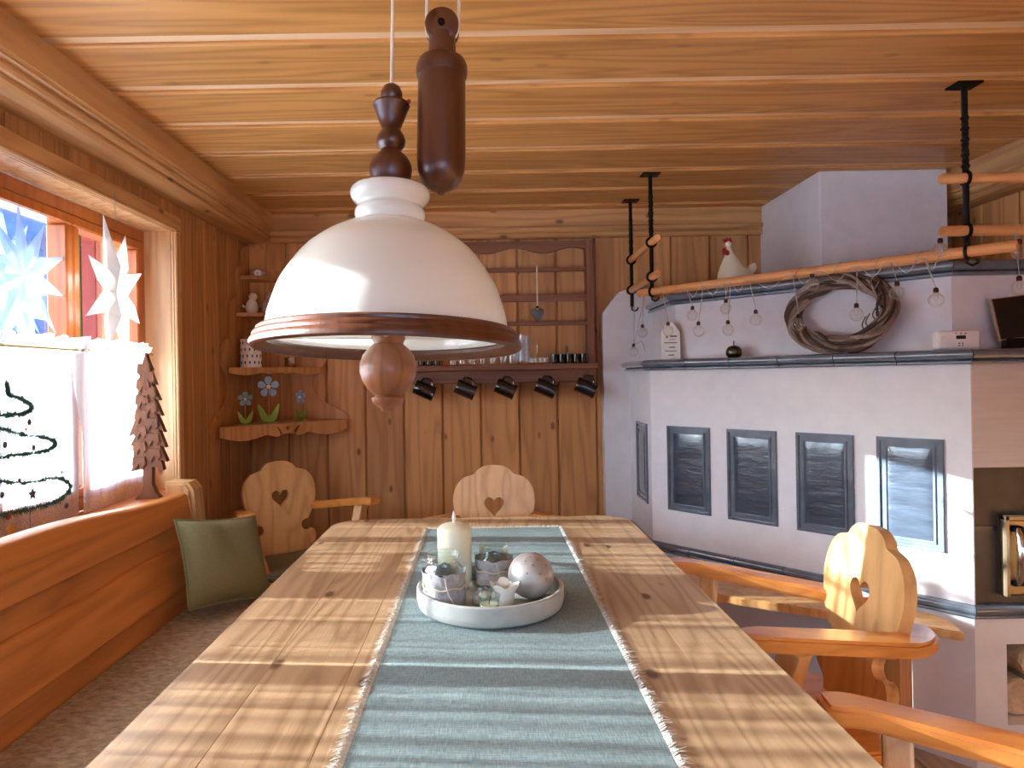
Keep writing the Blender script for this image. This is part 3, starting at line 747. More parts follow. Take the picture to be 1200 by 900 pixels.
fc = tealight('white flower-shaped tealight cup leaning beside the silver ball', (.036, 1.408, zb), .020, .042, 1.45, 'ceramic')
for i in range(5):
    a = i * 2 * PI / 5 + .4
    obj('petal', lathe([(0, -.001), (.009, 0), (.011, .001), (.009, .002), (0, .003)], 12, T(.025 * math.cos(a), .025 * math.sin(a), .041) @ R(a, 'Z') @ R(-.75, 'Y') @ Matrix.Diagonal((1.0, 1.1, 1, 1))), 'ceramic', fc, True)

# ================================================================== CHAIRS
def heart(w_, n=24, cx=0, cz=0):
    pts = []
    for i in range(n):
        t = 2 * PI * i / n
        pts.append((cx + w_ / 2 * math.sin(t) ** 3, cz + w_ / 2 * (13 * math.cos(t) - 5 * math.cos(2 * t) - 2 * math.cos(3 * t) - math.cos(4 * t)) / 15))
    return pts
half = [(0, .432), (.040, .428), (.068, .412), (.080, .396), (.094, .391), (.125, .381), (.152, .352), (.166, .310), (.165, .262), (.152, .220), (.133, .182), (.124, .166)]
notch = [(.116, .160), (.098, .156), (.088, .143), (.088, .127), (.099, .114), (.116, .112), (.128, .118)]
hook = [(.143, .112), (.153, .094), (.152, .070), (.139, .050), (.118, .036), (.100, .020), (.092, -.02)]
hl = smooth_loop([(p[0], p[1]) for p in half], 3, False)[:-1] + [half[-1]] + smooth_loop(notch, 2, False) + smooth_loop(hook, 2, False)
outl = [(x, z) for x, z in hl] + [(-x, z) for x, z in hl[::-1] if abs(x) > 1e-6]
def make_chair(label):
    t = thing('carved_armchair', label, 'chair', group='carved pine armchairs around the table')
    # local: faces -Y, back plank at y = +.19
    sh_ = [(-.17, .20), (-.205, -.02), (-.21, -.16), (-.19, -.20), (.19, -.20), (.21, -.16), (.205, -.02), (.17, .20)]
    obj('seat', prism(smooth_loop(sh_, 4), .032, bev=.006, mx=T(0, 0, .415)), 'chair_arm', t, True)
    tilt = R(math.radians(-9), 'X')
    bkm = T(0, .185, .445) @ tilt @ Matrix(((1, 0, 0, 0), (0, 0, -1, .014), (0, 1, 0, 0), (0, 0, 0, 1)))
    obj('backrest', prism(outl, .028, holes=[heart(.083, 28, 0, .268)], bev=.004, mx=bkm), 'chair_back', t)
    for s in (-1, 1):
        # arm board: from behind the plank, round its edge and forward, flaring outwards
        path = [(.085 * s, .272), (.115 * s, .275), (.145 * s, .262), (.166 * s, .236), (.180 * s, .195), (.208 * s, .09), (.236 * s, -.01), (.262 * s, -.10), (.270 * s, -.165)]
        path = smooth_loop(path, 5, False)
        hw = .031; Lp, Rp = [], []
        for i, p in enumerate(path):
            a = Vector(path[max(0, i - 1)]); b_ = Vector(path[min(len(path) - 1, i + 1)]); d = (b_ - a).normalized(); nrm = Vector((-d.y, d.x))
            k_ = min(1, (i + 1) / 4, (len(path) - i + .6) / 3.0); k_ = math.sqrt(max(.2, k_))
            ww = hw * k_ * (1.0 + .22 * math.sin(PI * i / len(path)))
            Lp.append((p[0] + nrm.x * ww, p[1] + nrm.y * ww)); Rp.append((p[0] - nrm.x * ww, p[1] - nrm.y * ww))
        ar = prism(Lp + Rp[::-1], .032, bev=.007, mx=T(0, 0, .640))
        for v in ar.verts: v.co.z += .055 * max(0, min(1, (.22 - v.co.y) / .34))
        obj('armrest', ar, 'chair_arm', t, True)
        A, B = Vector((.262 * s, -.055, .690)), Vector((.180 * s, -.095, .43))
        dz = (A - B); q = dz.to_track_quat('Z', 'Y').to_matrix().to_4x4()
        obj('arm_post', bx(.042, .05, dz.length, .006, 2, T(*((A + B) / 2)) @ q), 'chair_back', t)
        for (fy, sp) in ((-.13, -.05), (.13, .07)):
            A, B = Vector((.13 * s, fy, .42)), Vector((.19 * s, fy + sp, 0))
            ax = (A - B).normalized()
            obj('leg', tube([B, B + (A - B) * .3, B + (A - B) * .8, A], .02, 10, radii=[.016, .019, .024, .02]), 'chair_back', t, True)
    return t
c1 = make_chair('carved armchair with sunlit heart-pierced back between the table and the stove')
def face(o, backc, deg):       # put the chair so that its back stands at backc, facing the given heading
    a = math.radians(deg); f = Vector((math.cos(a), math.sin(a)))
    o.location = (backc[0] + f.x * .22, backc[1] + f.y * .22, 0); o.rotation_euler = (0, 0, a + PI / 2)
face(c1, (.885, 1.615), 180)
c2 = dup(c1, (0, 0, 0), 0, 'carved armchair of which one polished arm shows, beside the sunlit armchair'); face(c2, (.895, .785), 178)
c3 = dup(c1, (0, 0, 0), 0, 'carved armchair behind the far end of the table, its back against the wall boards'); face(c3, (.033, 2.80), -90)
c4 = dup(c1, (0, 0, 0), 0, 'carved armchair with a grey-green seat pad in the corner under the shelf'); face(c4, (-.925, 3.07), -52)
sp = obj('seat_pad', None or prism(smooth_loop([(-.165, .155), (-.185, -.02), (-.185, -.165), (0, -.175), (.185, -.165), (.185, -.02), (.165, .155), (0, .16)], 4), .028, bev=.010), 'seat_pad', None, True)
sp.location = (c4.location.x, c4.location.y, .4475); sp.rotation_euler = c4.rotation_euler
tag(sp, 'thin grey-green seat pad lying on the corner armchair', 'cushion')

# ================================================================== WINDOW BENCH
bn = thing('window_bench', 'long pine bench with a wavy-edged plank back under the window', 'bench', (-.8, 1.0, 0))
BY0, BY1 = -.6, 2.50
def xb(z): return -1.045 - (z - .46) * .21           # leaning back front face
def wavy(y, a, ph): return a * math.sin(y * 3.1 + ph) + a * .5 * math.sin(y * 7.3 + ph * 2)
rowsz = [(.452, lambda y: .545 + wavy(y, .008, 1)), (.535, lambda y: .66 + wavy(y, .012, 2)), (.645, lambda y: .755 + wavy(y, .012, .4)), (.74, lambda y: .872 + wavy(y, .010, 3.4) - .03 * max(0, (y - 1.5)) )]
for k, (z0, zf) in enumerate(rowsz):
    b_ = BM(); rows = []; ny = 90; off = (0, .024, .004, .026)[k]
    for j in range(ny + 1):
        Y = BY0 + (BY1 - BY0) * j / ny; z1 = zf(Y)
        th = .05 if k == 3 else .022
        xf0, xf1 = xb(z0) + off, xb(z1) + off
        e1 = .008
        rows.append([b_.verts.new(c) for c in ((xf0, Y, z0), (xf1 + .002, Y, z1 - e1), (xf1 - e1 * .9, Y, z1), (xf1 - th, Y, z1), (xf0 - th, Y, z0))])
    for a, b in zip(rows, rows[1:]):
        for i in range(5): b_.faces.new((a[i], b[i], b[(i + 1) % 5], a[(i + 1) % 5]))
    b_.faces.new(rows[0]); b_.faces.new(rows[-1][::-1]); bmesh.ops.recalc_face_normals(b_, faces=b_.faces[:])
    obj('back_plank', b_, 'bench', bn, True, world=True)
endo = [(-1.178, .40), (-1.02, .40), (-1.03, .445), (-1.062, .70), (-1.075, .84), (-1.095, .868), (-1.178, .872)]
obj('bench_end', prism(endo, .10, bev=.012, mx=Matrix(((1, 0, 0, 0), (0, 0, -1, BY1 + .10), (0, 1, 0, 0), (0, 0, 0, 1)))), 'trim_wood_z', bn, world=True)
obj('seat', bxr(-1.18, -.555, BY0, BY1, .405, .440, .006, 2), 'bench', bn, world=True)
obj('front_board', bxr(-.62, -.60, BY0, BY1, 0, .405), 'bench', bn, world=True)
obj('end_board', bxr(-1.178, -.60, BY1, BY1 + .02, 0, .405), 'bench', bn, world=True)
g = BM(); rows = []
for j in range(121):
    row = []
    for i in range(13):
        X = -1.038 + .47 * i / 12; Y = BY0 + .01 + (BY1 - BY0 - .015) * j / 120
        row.append(g.verts.new((X, Y, .4595 + random.uniform(-.0012, .0012))))
    rows.append(row)
for a, b in zip(rows, rows[1:]):
    for i in range(12): g.faces.new((a[i], a[i + 1], b[i + 1], b[i]))
ex = bmesh.ops.extrude_face_region(g, geom=g.faces[:]); bmesh.ops.translate(g, vec=(0, 0, -.017), verts=[v for v in ex['geom'] if isinstance(v, bmesh.types.BMVert)])
bmesh.ops.recalc_face_normals(g, faces=g.faces[:])
tag(obj('bench_mat', g, 'bench_felt', None, True), 'long speckled brown felt mat lying on the window bench seat', 'seat mat')
# throw cushion
cu = thing('throw_cushion', 'olive green square cushion leaning on the bench back', 'cushion', (-.892, 2.36, .474))
def pillow(s, th, n=22):
    b_ = BM(); grid = {}
    for side in (1, -1):
        for j in range(n + 1):
            for i in range(n + 1):
                u, v = i / n * 2 - 1, j / n * 2 - 1
                edge = (i in (0, n) or j in (0, n))
                if side == -1 and edge: grid[(side, i, j)] = grid[(1, i, j)]; continue
                pin = 1 - .07 * ((1 - u * u) * v * v + (1 - v * v) * u * u)
                h_ = th * ((1 - u ** 4) * (1 - v ** 4)) ** .55 * side
                h_ += .004 * math.sin(u * 5 + v * 3) * (1 - u * u) * (1 - v * v)
                grid[(side, i, j)] = b_.verts.new((u * s * pin, h_, v * s * pin))
    for side in (1, -1):
        for j in range(n):
            for i in range(n):
                q = [grid[(side, i, j)], grid[(side, i + 1, j)], grid[(side, i + 1, j + 1)], grid[(side, i, j + 1)]]
                b_.faces.new(q if side == 1 else q[::-1])
    bmesh.ops.recalc_face_normals(b_, faces=b_.faces[:]); return b_
cum = T(-.015, .0, .148) @ R(math.radians(60), 'Z') @ R(math.radians(-26), 'X') @ R(math.radians(9), 'Y') @ Matrix.Diagonal((1.0, 1, .93, 1))
pb = pillow(.160, .055); pb.transform(cum); obj('cover', pb, 'cushion', cu, True)
lp = []
for i in range(80):
    u = i / 80 * 4; k = int(u); f_ = (u - k) * 2 - 1
    a = [(f_, -1), (1, f_), (-f_, 1), (-1, -f_)][k]
    pin = 1 - .07 * ((1 - a[0] ** 2) * a[1] ** 2 + (1 - a[1] ** 2) * a[0] ** 2)
    lp.append(cum @ Vector((a[0] * .162 * pin, 0, a[1] * .162 * pin)))
obj('piping', tube(lp, .0042, 6, True), 'cushion', cu, True)

# ================================================================== PENDANT LAMP
K = .001412
LD = 1.13
lx_, lz_ = (456 - PX) / F * LD, ZC + (PY - 403 + 1.9) / F * LD
lamp = thing('pendant_lamp', 'opal glass dome pendant lamp with turned walnut stem and rim over the table', 'lamp', (lx_, LD, lz_))
lamp.rotation_euler = (math.radians(-3.4), math.radians(1.2), 0)
def kp(pts, y0=403): return [(r * K, (y0 - y) * K) for r, y in pts]
dome = [(141, 393), (137, 370), (131, 350), (126, 336), (118, 322), (107, 306), (97, 294), (85, 284), (72, 275), (56, 266.5), (40, 260)]
dome = [(p[0], p[1]) for p in smooth_loop(dome, 4, False)]
coll = [(39, 259), (40.5, 255), (41.5, 250), (40.5, 245), (37.5, 241), (38, 238), (43, 234), (46.5, 229), (47, 224), (45, 219.5), (41, 218), (30, 218)]
coll = smooth_loop(coll, 3, False)
prof = dome + coll
inner = [(r - 3, y + 1.5) for r, y in dome[::-1]]
obj('shade', lathe(kp([(142, 397)] + prof + [(30, 222)] + [(33, 230), (33, 250), (37, 262)] + inner[1:] + [(138, 397), (142, 397)]), 72, cap=False), 'opal', lamp, True)
ringp = [(138, 399), (141, 394), (144, 389), (147, 388), (149, 390), (148.5, 393), (151, 394), (153, 397), (153, 400), (155, 402), (156.5, 405), (156, 409), (153, 411), (150, 411), (147, 407), (142, 405), (138, 403), (138, 399)]
obj('rim', lathe(kp(ringp), 72, cap=False), 'lamp_wood', lamp, True)
stem = [(0, 90), (5, 90.5), (10, 94), (13, 101), (13, 106), (10, 112), (9, 114), (21, 114.5), (22, 117), (20, 121), (15, 135), (11, 145), (12, 148), (16, 154), (17.5, 160), (16, 166), (12, 171), (13, 174), (20, 180), (24.5, 188), (25.5, 195), (24, 203), (21, 210), (22, 213), (22, 218), (0, 218)]
obj('stem', lathe(kp(stem), 32), 'lamp_wood', lamp, True)
knob = [(0, 392), (19, 392), (20, 396), (18, 400), (17, 403), (24, 409), (30, 417), (33, 427), (33, 437), (30, 447), (24, 456), (17, 462), (15, 464), (19, 467), (18, 471), (14, 475), (9, 478), (7, 482), (0, 483)]
ko = obj('knob', lathe(kp(knob), 36), 'knob_wood', lamp, True)
obj('spider', add(add(tube([(-.196, 0, .012), (.196, 0, .012)], .004, 8), tube([(0, -.196, .012), (0, .196, .012)], .004, 8)), tube([(0, 0, .012), (0, 0, .24)], .006, 8)), 'white_plastic', lamp, True)
obj('light_bulb', lathe([(0, .06), (.02, .064), (.03, .085), (.026, .11), (.016, .13), (.014, .16), (0, .16)], 20, T(.03, 0, 0)), 'ceramic', lamp, True)
ctz = (ZT - lz_)
obj('cable', tube([(0, 0, .44), (0.0, 0, ctz - .03)], .0030, 8), 'cord', lamp, True)
obj('set_screw', sphere(.004, 10, 6, T(.030, -.008, .408)), 'red', lamp, True)
obj('ceiling_rose', lathe([(0, 0), (.05, 0), (.06, .01), (.06, .03), (0, .03)], 32, T(.05, 0, ctz - .03)), 'lamp_wood', lamp, True)
cw = obj('counterweight', lathe([(r * K, (403 - y) * K) for r, y in [(0, 224.5), (4, 224), (5, 221.5), (12, 219), (19, 214), (24.5, 206), (27.5, 197), (28.7, 186), (29, 170), (28.5, 90), (28, 83), (29.5, 82), (31, 76), (30.5, 68), (28, 62), (24, 59), (17, 57), (16.5, 40), (16, 30), (0, 30)]], 36, T(60 * K, 0, 0)), 'lamp_wood', lamp, True)
obj('pulley', lathe([(0, -.011), (18 * K, -.011), (20 * K, -.008), (17 * K, 0), (20 * K, .008), (18 * K, .011), (0, .011)], 28, T(60 * K, 0, (403 - 21) * K) @ R(PI / 2, 'X')), 'lamp_wood', cw, True)
obj('pulley_cheek', add(lathe([(0, 0), (20 * K, 0), (20 * K, .004), (18 * K, .006), (0, .006)], 28, T(60 * K, -.013, (403 - 21) * K) @ R(PI / 2, 'X')), lathe([(0, 0), (20 * K, 0), (20 * K, .004), (18 * K, .006), (0, .006)], 28, T(60 * K, .013, (403 - 21) * K) @ R(-PI / 2, 'X'))), 'lamp_wood', cw, True)
obj('axle', lathe([(0, 0), (4 * K, 0), (4 * K, .046), (0, .046)], 12, T(60 * K, .023, (403 - 21) * K) @ R(PI / 2, 'X')), 'iron', cw, True)
cpts = [(41 * K, 0, ctz - .02), (41 * K, 0, (403 - 15) * K)] + [(60 * K + 19 * K * math.cos(a), 0, (403 - 21) * K + 19 * K * math.sin(a)) for a in [PI + PI * i / 12 for i in range(13)]] + [(80 * K, 0, (403 - 15) * K), (80 * K, 0, ctz - .02)]
obj('pulley_cord', tube(cpts, .0026, 8), 'cord', cw, True)

# ================================================================== CURTAIN
cuX = -1.262
cz0, cz1 = .872, 1.352
def curtain_panel(label, ya, yb):      # ya(z), yb(z): edges
    t = thing('cafe_curtain', label, 'curtain', (cuX, (ya(cz0) + yb(cz0)) / 2, cz0), group='white cafe curtains of the window')
    g = BM(); rows = []; ny, nz = 160, 12
    def fold(y, z): return cuX + .006 * math.sin(y * 95 + 2 * math.sin(y * 11)) * (.35 + .65 * (z - cz0) / (cz1 - cz0)) + .005 * math.sin(y * 23)
    def P(u, z): y = ya(z) + (yb(z) - ya(z)) * u; return (fold(y, z), y, z)
    def sheet(zs, nm, mat, dx=0):
        g = BM(); rows = []
        for f_ in zs:
            row = []
            for i in range(ny + 1):
                p = P(i / ny, 1.2); z = f_(p[1]); p = P(i / ny, z); row.append(g.verts.new((p[0] + dx, p[1], z)))
            rows.append(row)
        for a, b in zip(rows, rows[1:]):
            for i in range(ny): g.faces.new((a[i], a[i + 1], b[i + 1], b[i]))
        return obj(nm, g, mat, t, True, world=True)
    sheet([(lambda y, k=k: cz0 + (cz1 - cz0) * k / nz) for k in range(nz + 1)], 'cloth', 'voile')
    sc_ = lambda y: .008 * abs(math.sin(y * 45))
    sheet([lambda y: cz0 - .048 - sc_(y), lambda y: cz0 - .024, lambda y: cz0 + .003], 'lace_hem', 'lace')
    # gathered heading
    g = BM(); rows = []
    for k in range(5):
        row = []
        for i in range(ny * 2 + 1):
            u = i / (ny * 2); y = ya(cz1) + (yb(cz1) - ya(cz1)) * u
            z = cz1 - .020 + .046 * k / 4 + (.006 * math.sin(y * 150) + .004 * math.sin(y * 71)) * k / 4
            x_ = cuX + .012 * math.sin(y * 190 + k * .4) * (.4 + k / 5) + .004 + (.010 if k != 1 else 0)
            row.append(g.verts.new((x_, y, z)))
        rows.append(row)
    for a, b in zip(rows, rows[1:]):
        for i in range(ny * 2): g.faces.new((a[i], a[i + 1], b[i + 1], b[i]))
    obj('gathered_heading', g, 'voile', t, True, world=True)
    return t, fold
def tt(z): return max(0.0, min(1.0, (z - 1.085) / .27))
ca, fold = curtain_panel('white sheer cafe curtain panel beside the wooden tree on the sill', lambda z: 2.145 - .05 * tt(z), lambda z: 2.545)
cb2, _ = curtain_panel('white sheer cafe curtain panel with a green garland tree print', lambda z: 1.26, lambda z: 2.142 + .035 * tt(z))
cc, _ = curtain_panel('white sheer cafe curtain panel next to the garland panel', lambda z: .40, lambda z: 1.255)
cb2.location.x -= .012
rod = tag(obj('curtain_rod', tube([(cuX + .002, .36, cz1 - .008), (cuX + .002, 2.60, cz1 - .008)], .005, 8), 'brass', None, True), 'thin brass rod carrying the cafe curtains across the window', 'curtain rod')
# garland print on the middle panel
def cpt(zx, zy): p = at_x(zx / 1.875, zy / 1.875 + 180, cuX); return p
gl = [[(8, 503), (14, 520), (30, 534), (56, 544), (67, 556), (58, 569), (34, 573), (5, 575), (-40, 577)],
      [(-40, 600), (0, 605), (50, 618), (98, 626), (112, 638), (98, 652), (62, 659), (20, 664), (-40, 672)],
      [(-40, 722), (0, 721), (60, 723), (112, 713), (144, 722), (149, 740), (118, 763), (70, 779), (20, 790), (-40, 800)]]
gbm = BM()
for path in gl:
    for p in smooth_loop(path, 22, False):
        c = cpt(*p)
        for _ in range(9):
            a = random.uniform(0, 2 * PI); L = random.uniform(.008, .019); x_ = fold(c.y, c.z) + .006
            d = Vector((0, math.cos(a), math.sin(a))); n_ = Vector((0, -d.z, d.y)) * .0017; q = Vector((x_, c.y, c.z))
            v = [gbm.verts.new(q + n_), gbm.verts.new(q - n_), gbm.verts.new(q + d * L + Vector((random.uniform(0, .003), 0, 0)))]
            gbm.faces.new(v)
go = obj('garland', gbm, 'garland', cb2, world=True); go['kind'] = 'stuff'
for (zx, zy, r, m_) in ((64, 590, .010, 'bauble'), (70, 646, .009, 'bauble'), (4, 640, .010, 'bauble'), (128, 700, .006, 'bauble'), (143, 773, .010, 'bauble'), (58, 606, .005, 'red'), (40, 718, .007, 'bauble'), (14, 797, .010, 'red'), (0, 750, .009, 'bauble')):
    c = cpt(zx, zy); obj('bauble', lathe([(0, 0), (r, 0), (r * .7, .002), (0, .003)], 14, T(fold(c.y, c.z) + .006, c.y, c.z) @ R(PI / 2, 'Y')), m_, cb2, world=True)
def star_pts(R1, R2, n=5, rot=PI / 2): return [((R1 if i % 2 == 0 else R2) * math.cos(rot + i * PI / n), (R1 if i % 2 == 0 else R2) * math.sin(rot + i * PI / n)) for i in range(2 * n)]
YZ = lambda p: Matrix(((0, 0, 1, p[0]), (1, 0, 0, p[1]), (0, 1, 0, p[2]), (0, 0, 0, 1)))
for (zx, zy, r, m_) in ((68, 748, .021, 'bauble'), (22, 826, .020, 'beak'), (150, 745, .008, 'garland')):
    c = cpt(zx, zy); obj('printed_star', prism(star_pts(r, r * .45), .0015, mx=YZ((fold(c.y, c.z) + .007, c.y, c.z))), m_, cb2, world=True)
for (zx, z0_, z1_) in ((65, 775, 830), (143, 740, 765), (64, 582, 560)):
    a, b = cpt(zx, z0_), cpt(zx, z1_); obj('printed_thread', tube([(fold(a.y, a.z) + .006, a.y, a.z), (fold(b.y, b.z) + .006, b.y, b.z)], .0009, 5), 'garland', cb2, world=True)

# hanging paper star and the clear star on the pane
def folded_star(name, label, c, R1, R2, n, mat, th, mx, rot=PI / 2):
    o_ = thing(name, label, 'star', c)
    for i in range(n):
        a = rot + 2 * PI * i / n; b = BM(); d = PI / n
        L = R1 * (1.0 if i % 2 == 0 else .88)
        tip = Vector((L * math.cos(a), L * math.sin(a), 0)); l = Vector((R2 * math.cos(a - d), R2 * math.sin(a - d), 0)); r_ = Vector((R2 * math.cos(a + d), R2 * math.sin(a + d), 0))
        m1 = Vector((R2 * .9 * math.cos(a), R2 * .9 * math.sin(a), th)); m0 = Vector((0, 0, th * .5)); back = m1 * 1.0; back.z = -th
        V_ = [b.verts.new(p) for p in (Vector((0, 0, 0)), l, tip, r_, m1, back)]
        for f_ in ((0, 1, 4), (1, 2, 4), (2, 3, 4), (3, 0, 4), (1, 0, 5), (2, 1, 5), (3, 2, 5), (0, 3, 5)): b.faces.new([V_[k] for k in f_])
        bmesh.ops.recalc_face_normals(b, faces=b.faces[:]); b.transform(mx)
        obj('point', b, mat, o_)
    return o_
spos = at_x(130, 343, XL + .012)
spos.x = XL + .03
yzm = Matrix(((0, 0, 1, 0), (1, 0, 0, 0), (0, 1, 0, 0), (0, 0, 0, 1)))
ps = folded_star('paper_star', 'white folded paper star hanging on a thread from the window casing', tuple(spos), .250, .095, 8, 'star_paper', .026, R(math.radians(8), 'Z') @ yzm, rot=PI / 2 + PI / 8)
obj('thread', tube([(0, 0, .225), (-.002, .003, WZ1 + .045 - spos.z)], .0011, 5), 'wire', ps)
sp2 = at_x(28, 322, WX + .028)
folded_star('window_star', 'large translucent star fixed to the window pane beside the mullion', tuple(sp2), .215, .085, 10, 'star_clear', .004, yzm, rot=PI / 2 + .1)

# carved tree on the sill
tr = thing('wooden_tree', 'dark carved wooden fir tree standing on the window sill', 'ornament', (-1.188, 2.41, WZ0))
side = [(0, .512), (.012, .475), (.024, .452), (.016, .455), (.036, .400), (.020, .410), (.050, .345), (.030, .352), (.058, .290), (.036, .300), (.066, .232), (.044, .245), (.070, .178), (.048, .188), (.074, .128), (.052, .135), (.060, .098), (.034, .112), (.018, .112), (.017, .05), (.030, .018), (.048, 0)]
side2 = [(x_ * (.86 + .18 * math.sin(i * 2.1)) if .02 < z < .5 else x_, z + (.012 * math.sin(i * 1.7) if .1 < z < .47 else 0)) for i, (x_, z) in enumerate(side)]
tp = side + [(-x_, z) for x_, z in side2[::-1] if x_ > 1e-6]
tbm = BM()
add(tbm, prism(tp, .042, bev=.006, mx=Matrix(((1, 0, 0, 0), (0, 0, -1, .021), (0, 1, 0, 0), (0, 0, 0, 1)))))
tbm.transform(R(math.radians(12), 'Z') @ Matrix.Diagonal((.88, 1, 1, 1)))
obj('silhouette', tbm, 'tree_wood', tr)
for k in range(13):
    zz = .12 + .027 * k; ww = .052 * (1 - k / 15); xo = (.5 if k % 2 else -.5) * ww
    bgh = prism([(-.02, .03), (.02, .03), (.024, .0), (.012, -.014), (0, .0), (-.010, -.018), (-.022, 0)], .012, bev=.003, mx=Matrix(((1, 0, 0, xo), (0, 0, -1, -.016), (0, 1, 0, zz), (0, 0, 0, 1)))); bgh.transform(R(math.radians(12), 'Z'))
    obj('bough', bgh, 'tree_wood', tr)

# ================================================================== CORNER SHELF
cs_ = thing('corner_shelf', 'scalloped pine corner shelf with four tiers beside the window wall', 'shelf', (-1.0, 3.28, .98))
pf = [(.50, .975), (.505, 1.03), (.49, 1.065), (.43, 1.10), (.36, 1.14), (.325, 1.20), (.335, 1.26), (.385, 1.31), (.395, 1.36), (.36, 1.41), (.295, 1.45), (.275, 1.51), (.275, 1.60), (.255, 1.625), (.205, 1.645), (.185, 1.70), (.185, 1.76), (.165, 1.79), (.115, 1.81), (.105, 1.87), (.085, 1.90), (.05, 1.915)]
pfs = smooth_loop(pf, 3, False)
bo = [(r, z) for r, z in pfs] + [(0.0, 1.915), (0.0, .975)]
obj('back_board', prism(bo, .016, bev=.003, mx=Matrix(((1, 0, 0, XL + .001), (0, 0, -1, YB - .001), (0, 1, 0, 0), (0, 0, 0, 1)))), 'shelf_wood', cs_, world=True)
bb2 = prism(bo, .016, bev=.003, mx=Matrix(((0, 0, 1, XL + .001), (-1, 0, 0, YB - .001), (0, 1, 0, 0), (0, 0, 0, 1)))); bmesh.ops.recalc_face_normals(bb2, faces=bb2.faces[:])
obj('back_board', bb2, 'shelf_wood', cs_, world=True)
def tier(z, r, bulge, th=.018):
    pts = [(XL + .017, YB - .017), (XL + .017, YB - r)]
    for i in range(1, 10):
        t = i / 10; a = Vector((XL + .017, YB - r)).lerp(Vector((XL + r, YB - .017)), t); n_ = Vector((.707, -.707)); b_ = a + n_ * bulge * math.sin(PI * t); pts.append((b_.x, b_.y))
    pts.append((XL + r, YB - .017))
    obj('tier', prism(pts, th, bev=.002, mx=T(0, 0, z - th)), 'shelf_wood', cs_, world=True)
tier(1.036, .475, .03); tier(1.300, .360, .03); tier(1.565, .215, .06); tier(1.752, .155, .05)
# fronts under the two big tiers
def front(z, r, bulge, h, hearty):
    L = (r - .017) * math.sqrt(2); n = 24; lo = []
    for i in range(n + 1):
        u = i / n; dz = h * (.62 + .28 * abs(math.sin(u * PI * 3)) - .25 * (abs(u - .5) < .06))
        lo.append((L * u, -dz))
    hs = [[(L / 2 + x_, -h * .30 + z_) for x_, z_ in heart(.026, 14)], ] if hearty else []
    if hearty:
        for s in (-1, 1): hs.append([(L / 2 + s * x_, z_) for x_, z_ in ((.030, -.050), (.036, -.030), (.050, -.016), (.066, -.012), (.052, -.024), (.044, -.040), (.040, -.054))])
    d = Vector((.7071, .7071, 0)); n_ = Vector((.7071, -.7071, 0)); a = Vector((XL + .017, YB - r, z))
    mx = Matrix(((d.x, 0, n_.x, a.x + n_.x * (bulge - .004)), (d.y, 0, n_.y, a.y + n_.y * (bulge - .004)), (0, 1, 0, z), (0, 0, 0, 1)))
    bm = prism([(0, 0)] + lo + [(L, 0)], .016, holes=hs, bev=.002 if not hs else 0, mx=mx); bmesh.ops.recalc_face_normals(bm, faces=bm.faces[:])
    obj('apron', bm, 'shelf_wood', cs_, world=True)
front(1.036, .475, .026, .075, True); front(1.300, .360, .024, .040, False)

def flower(label, pos, h, petal_mat, rot):
    f = thing('flower_ornament', label, 'ornament', pos, rot, 'wooden flowers on the corner shelf')
    xz = Matrix(((1, 0, 0, 0), (0, 0, -1, 0), (0, 1, 0, 0), (0, 0, 0, 1)))
    obj('base', lathe([(0, 0), (h * .20, 0), (h * .20, .004), (0, .004)], 20), 'leaf', f, True)
    lf = smooth_loop([(0, .004), (h * .13, h * .06), (h * .19, h * .22), (h * .215, h * .40), (h * .12, h * .30), (0, h * .14), (-h * .12, h * .30), (-h * .215, h * .40), (-h * .19, h * .22), (-h * .13, h * .06)], 3)
    obj('leaf', prism(lf, .008, mx=T(0, .004, 0) @ xz), 'leaf', f)
    obj('stalk', tube([(0, .001, .004), (0, .001, h * .72)], h * .014, 8), 'shelf_wood', f)
    for i in range(5):
        a = PI / 2 + i * 2 * PI / 5; c_, s_ = math.cos(a), math.sin(a)
        pt = [(h * (.05 + .085 * (1 - math.cos(t)) ), h * .062 * math.sin(t) * (1.15 - .3 * math.cos(t))) for t in [2 * PI * k / 14 for k in range(14)]]
        obj('petal', prism([(u * c_ - v * s_, h * .76 + u * s_ + v * c_) for u, v in pt], .007, bev=.0015, mx=T(0, 0, 0) @ xz), petal_mat, f)
    obj('centre', lathe([(0, 0), (h * .045, 0), (h * .035, .004), (0, .006)], 14, T(0, -.007, h * .76) @ R(PI / 2, 'X')), 'wax_white', f, True)
flower('tall wooden flower with five pale blue petals in the middle of the bottom tier', (-1.022, 3.235, 1.0365), .225, 'blue_petal', .3)
flower('small teal wooden flower on the bottom tier next to the window wall', (-1.103, 3.150, 1.0365), .155, 'teal_petal', .45)
flower('small blue wooden flower half turned away on the bottom tier end', (-.898, 3.345, 1.0365), .155, 'blue_petal', -.55)
ln = thing('patterned_lantern', 'white pierced metal lantern with leaf pattern on the second tier', 'lantern', (-1.112, 3.265, 1.3005))
obj('body', lathe([(.046, 0), (.049, .002), (.049, .134), (.047, .136), (.045, .134), (.045, .004), (0, .004)], 32, cap=False), 'ceramic', ln, True)
for k in range(4):
    for i in range(14):
        a = 2 * PI * (i + .5 * (k % 2)) / 14; zz = .022 + .031 * k; rr = .0492
        obj('cut_out', prism([(.0055 * math.cos(t) * (.6 + .4 * math.sin(t)), .0085 * math.sin(t)) for t in [2 * PI * q / 8 for q in range(8)]], .0008, mx=T(rr * math.cos(a), rr * math.sin(a), zz) @ R(a + PI / 2, 'Z') @ R(PI / 2, 'X')), 'dark_print', ln)
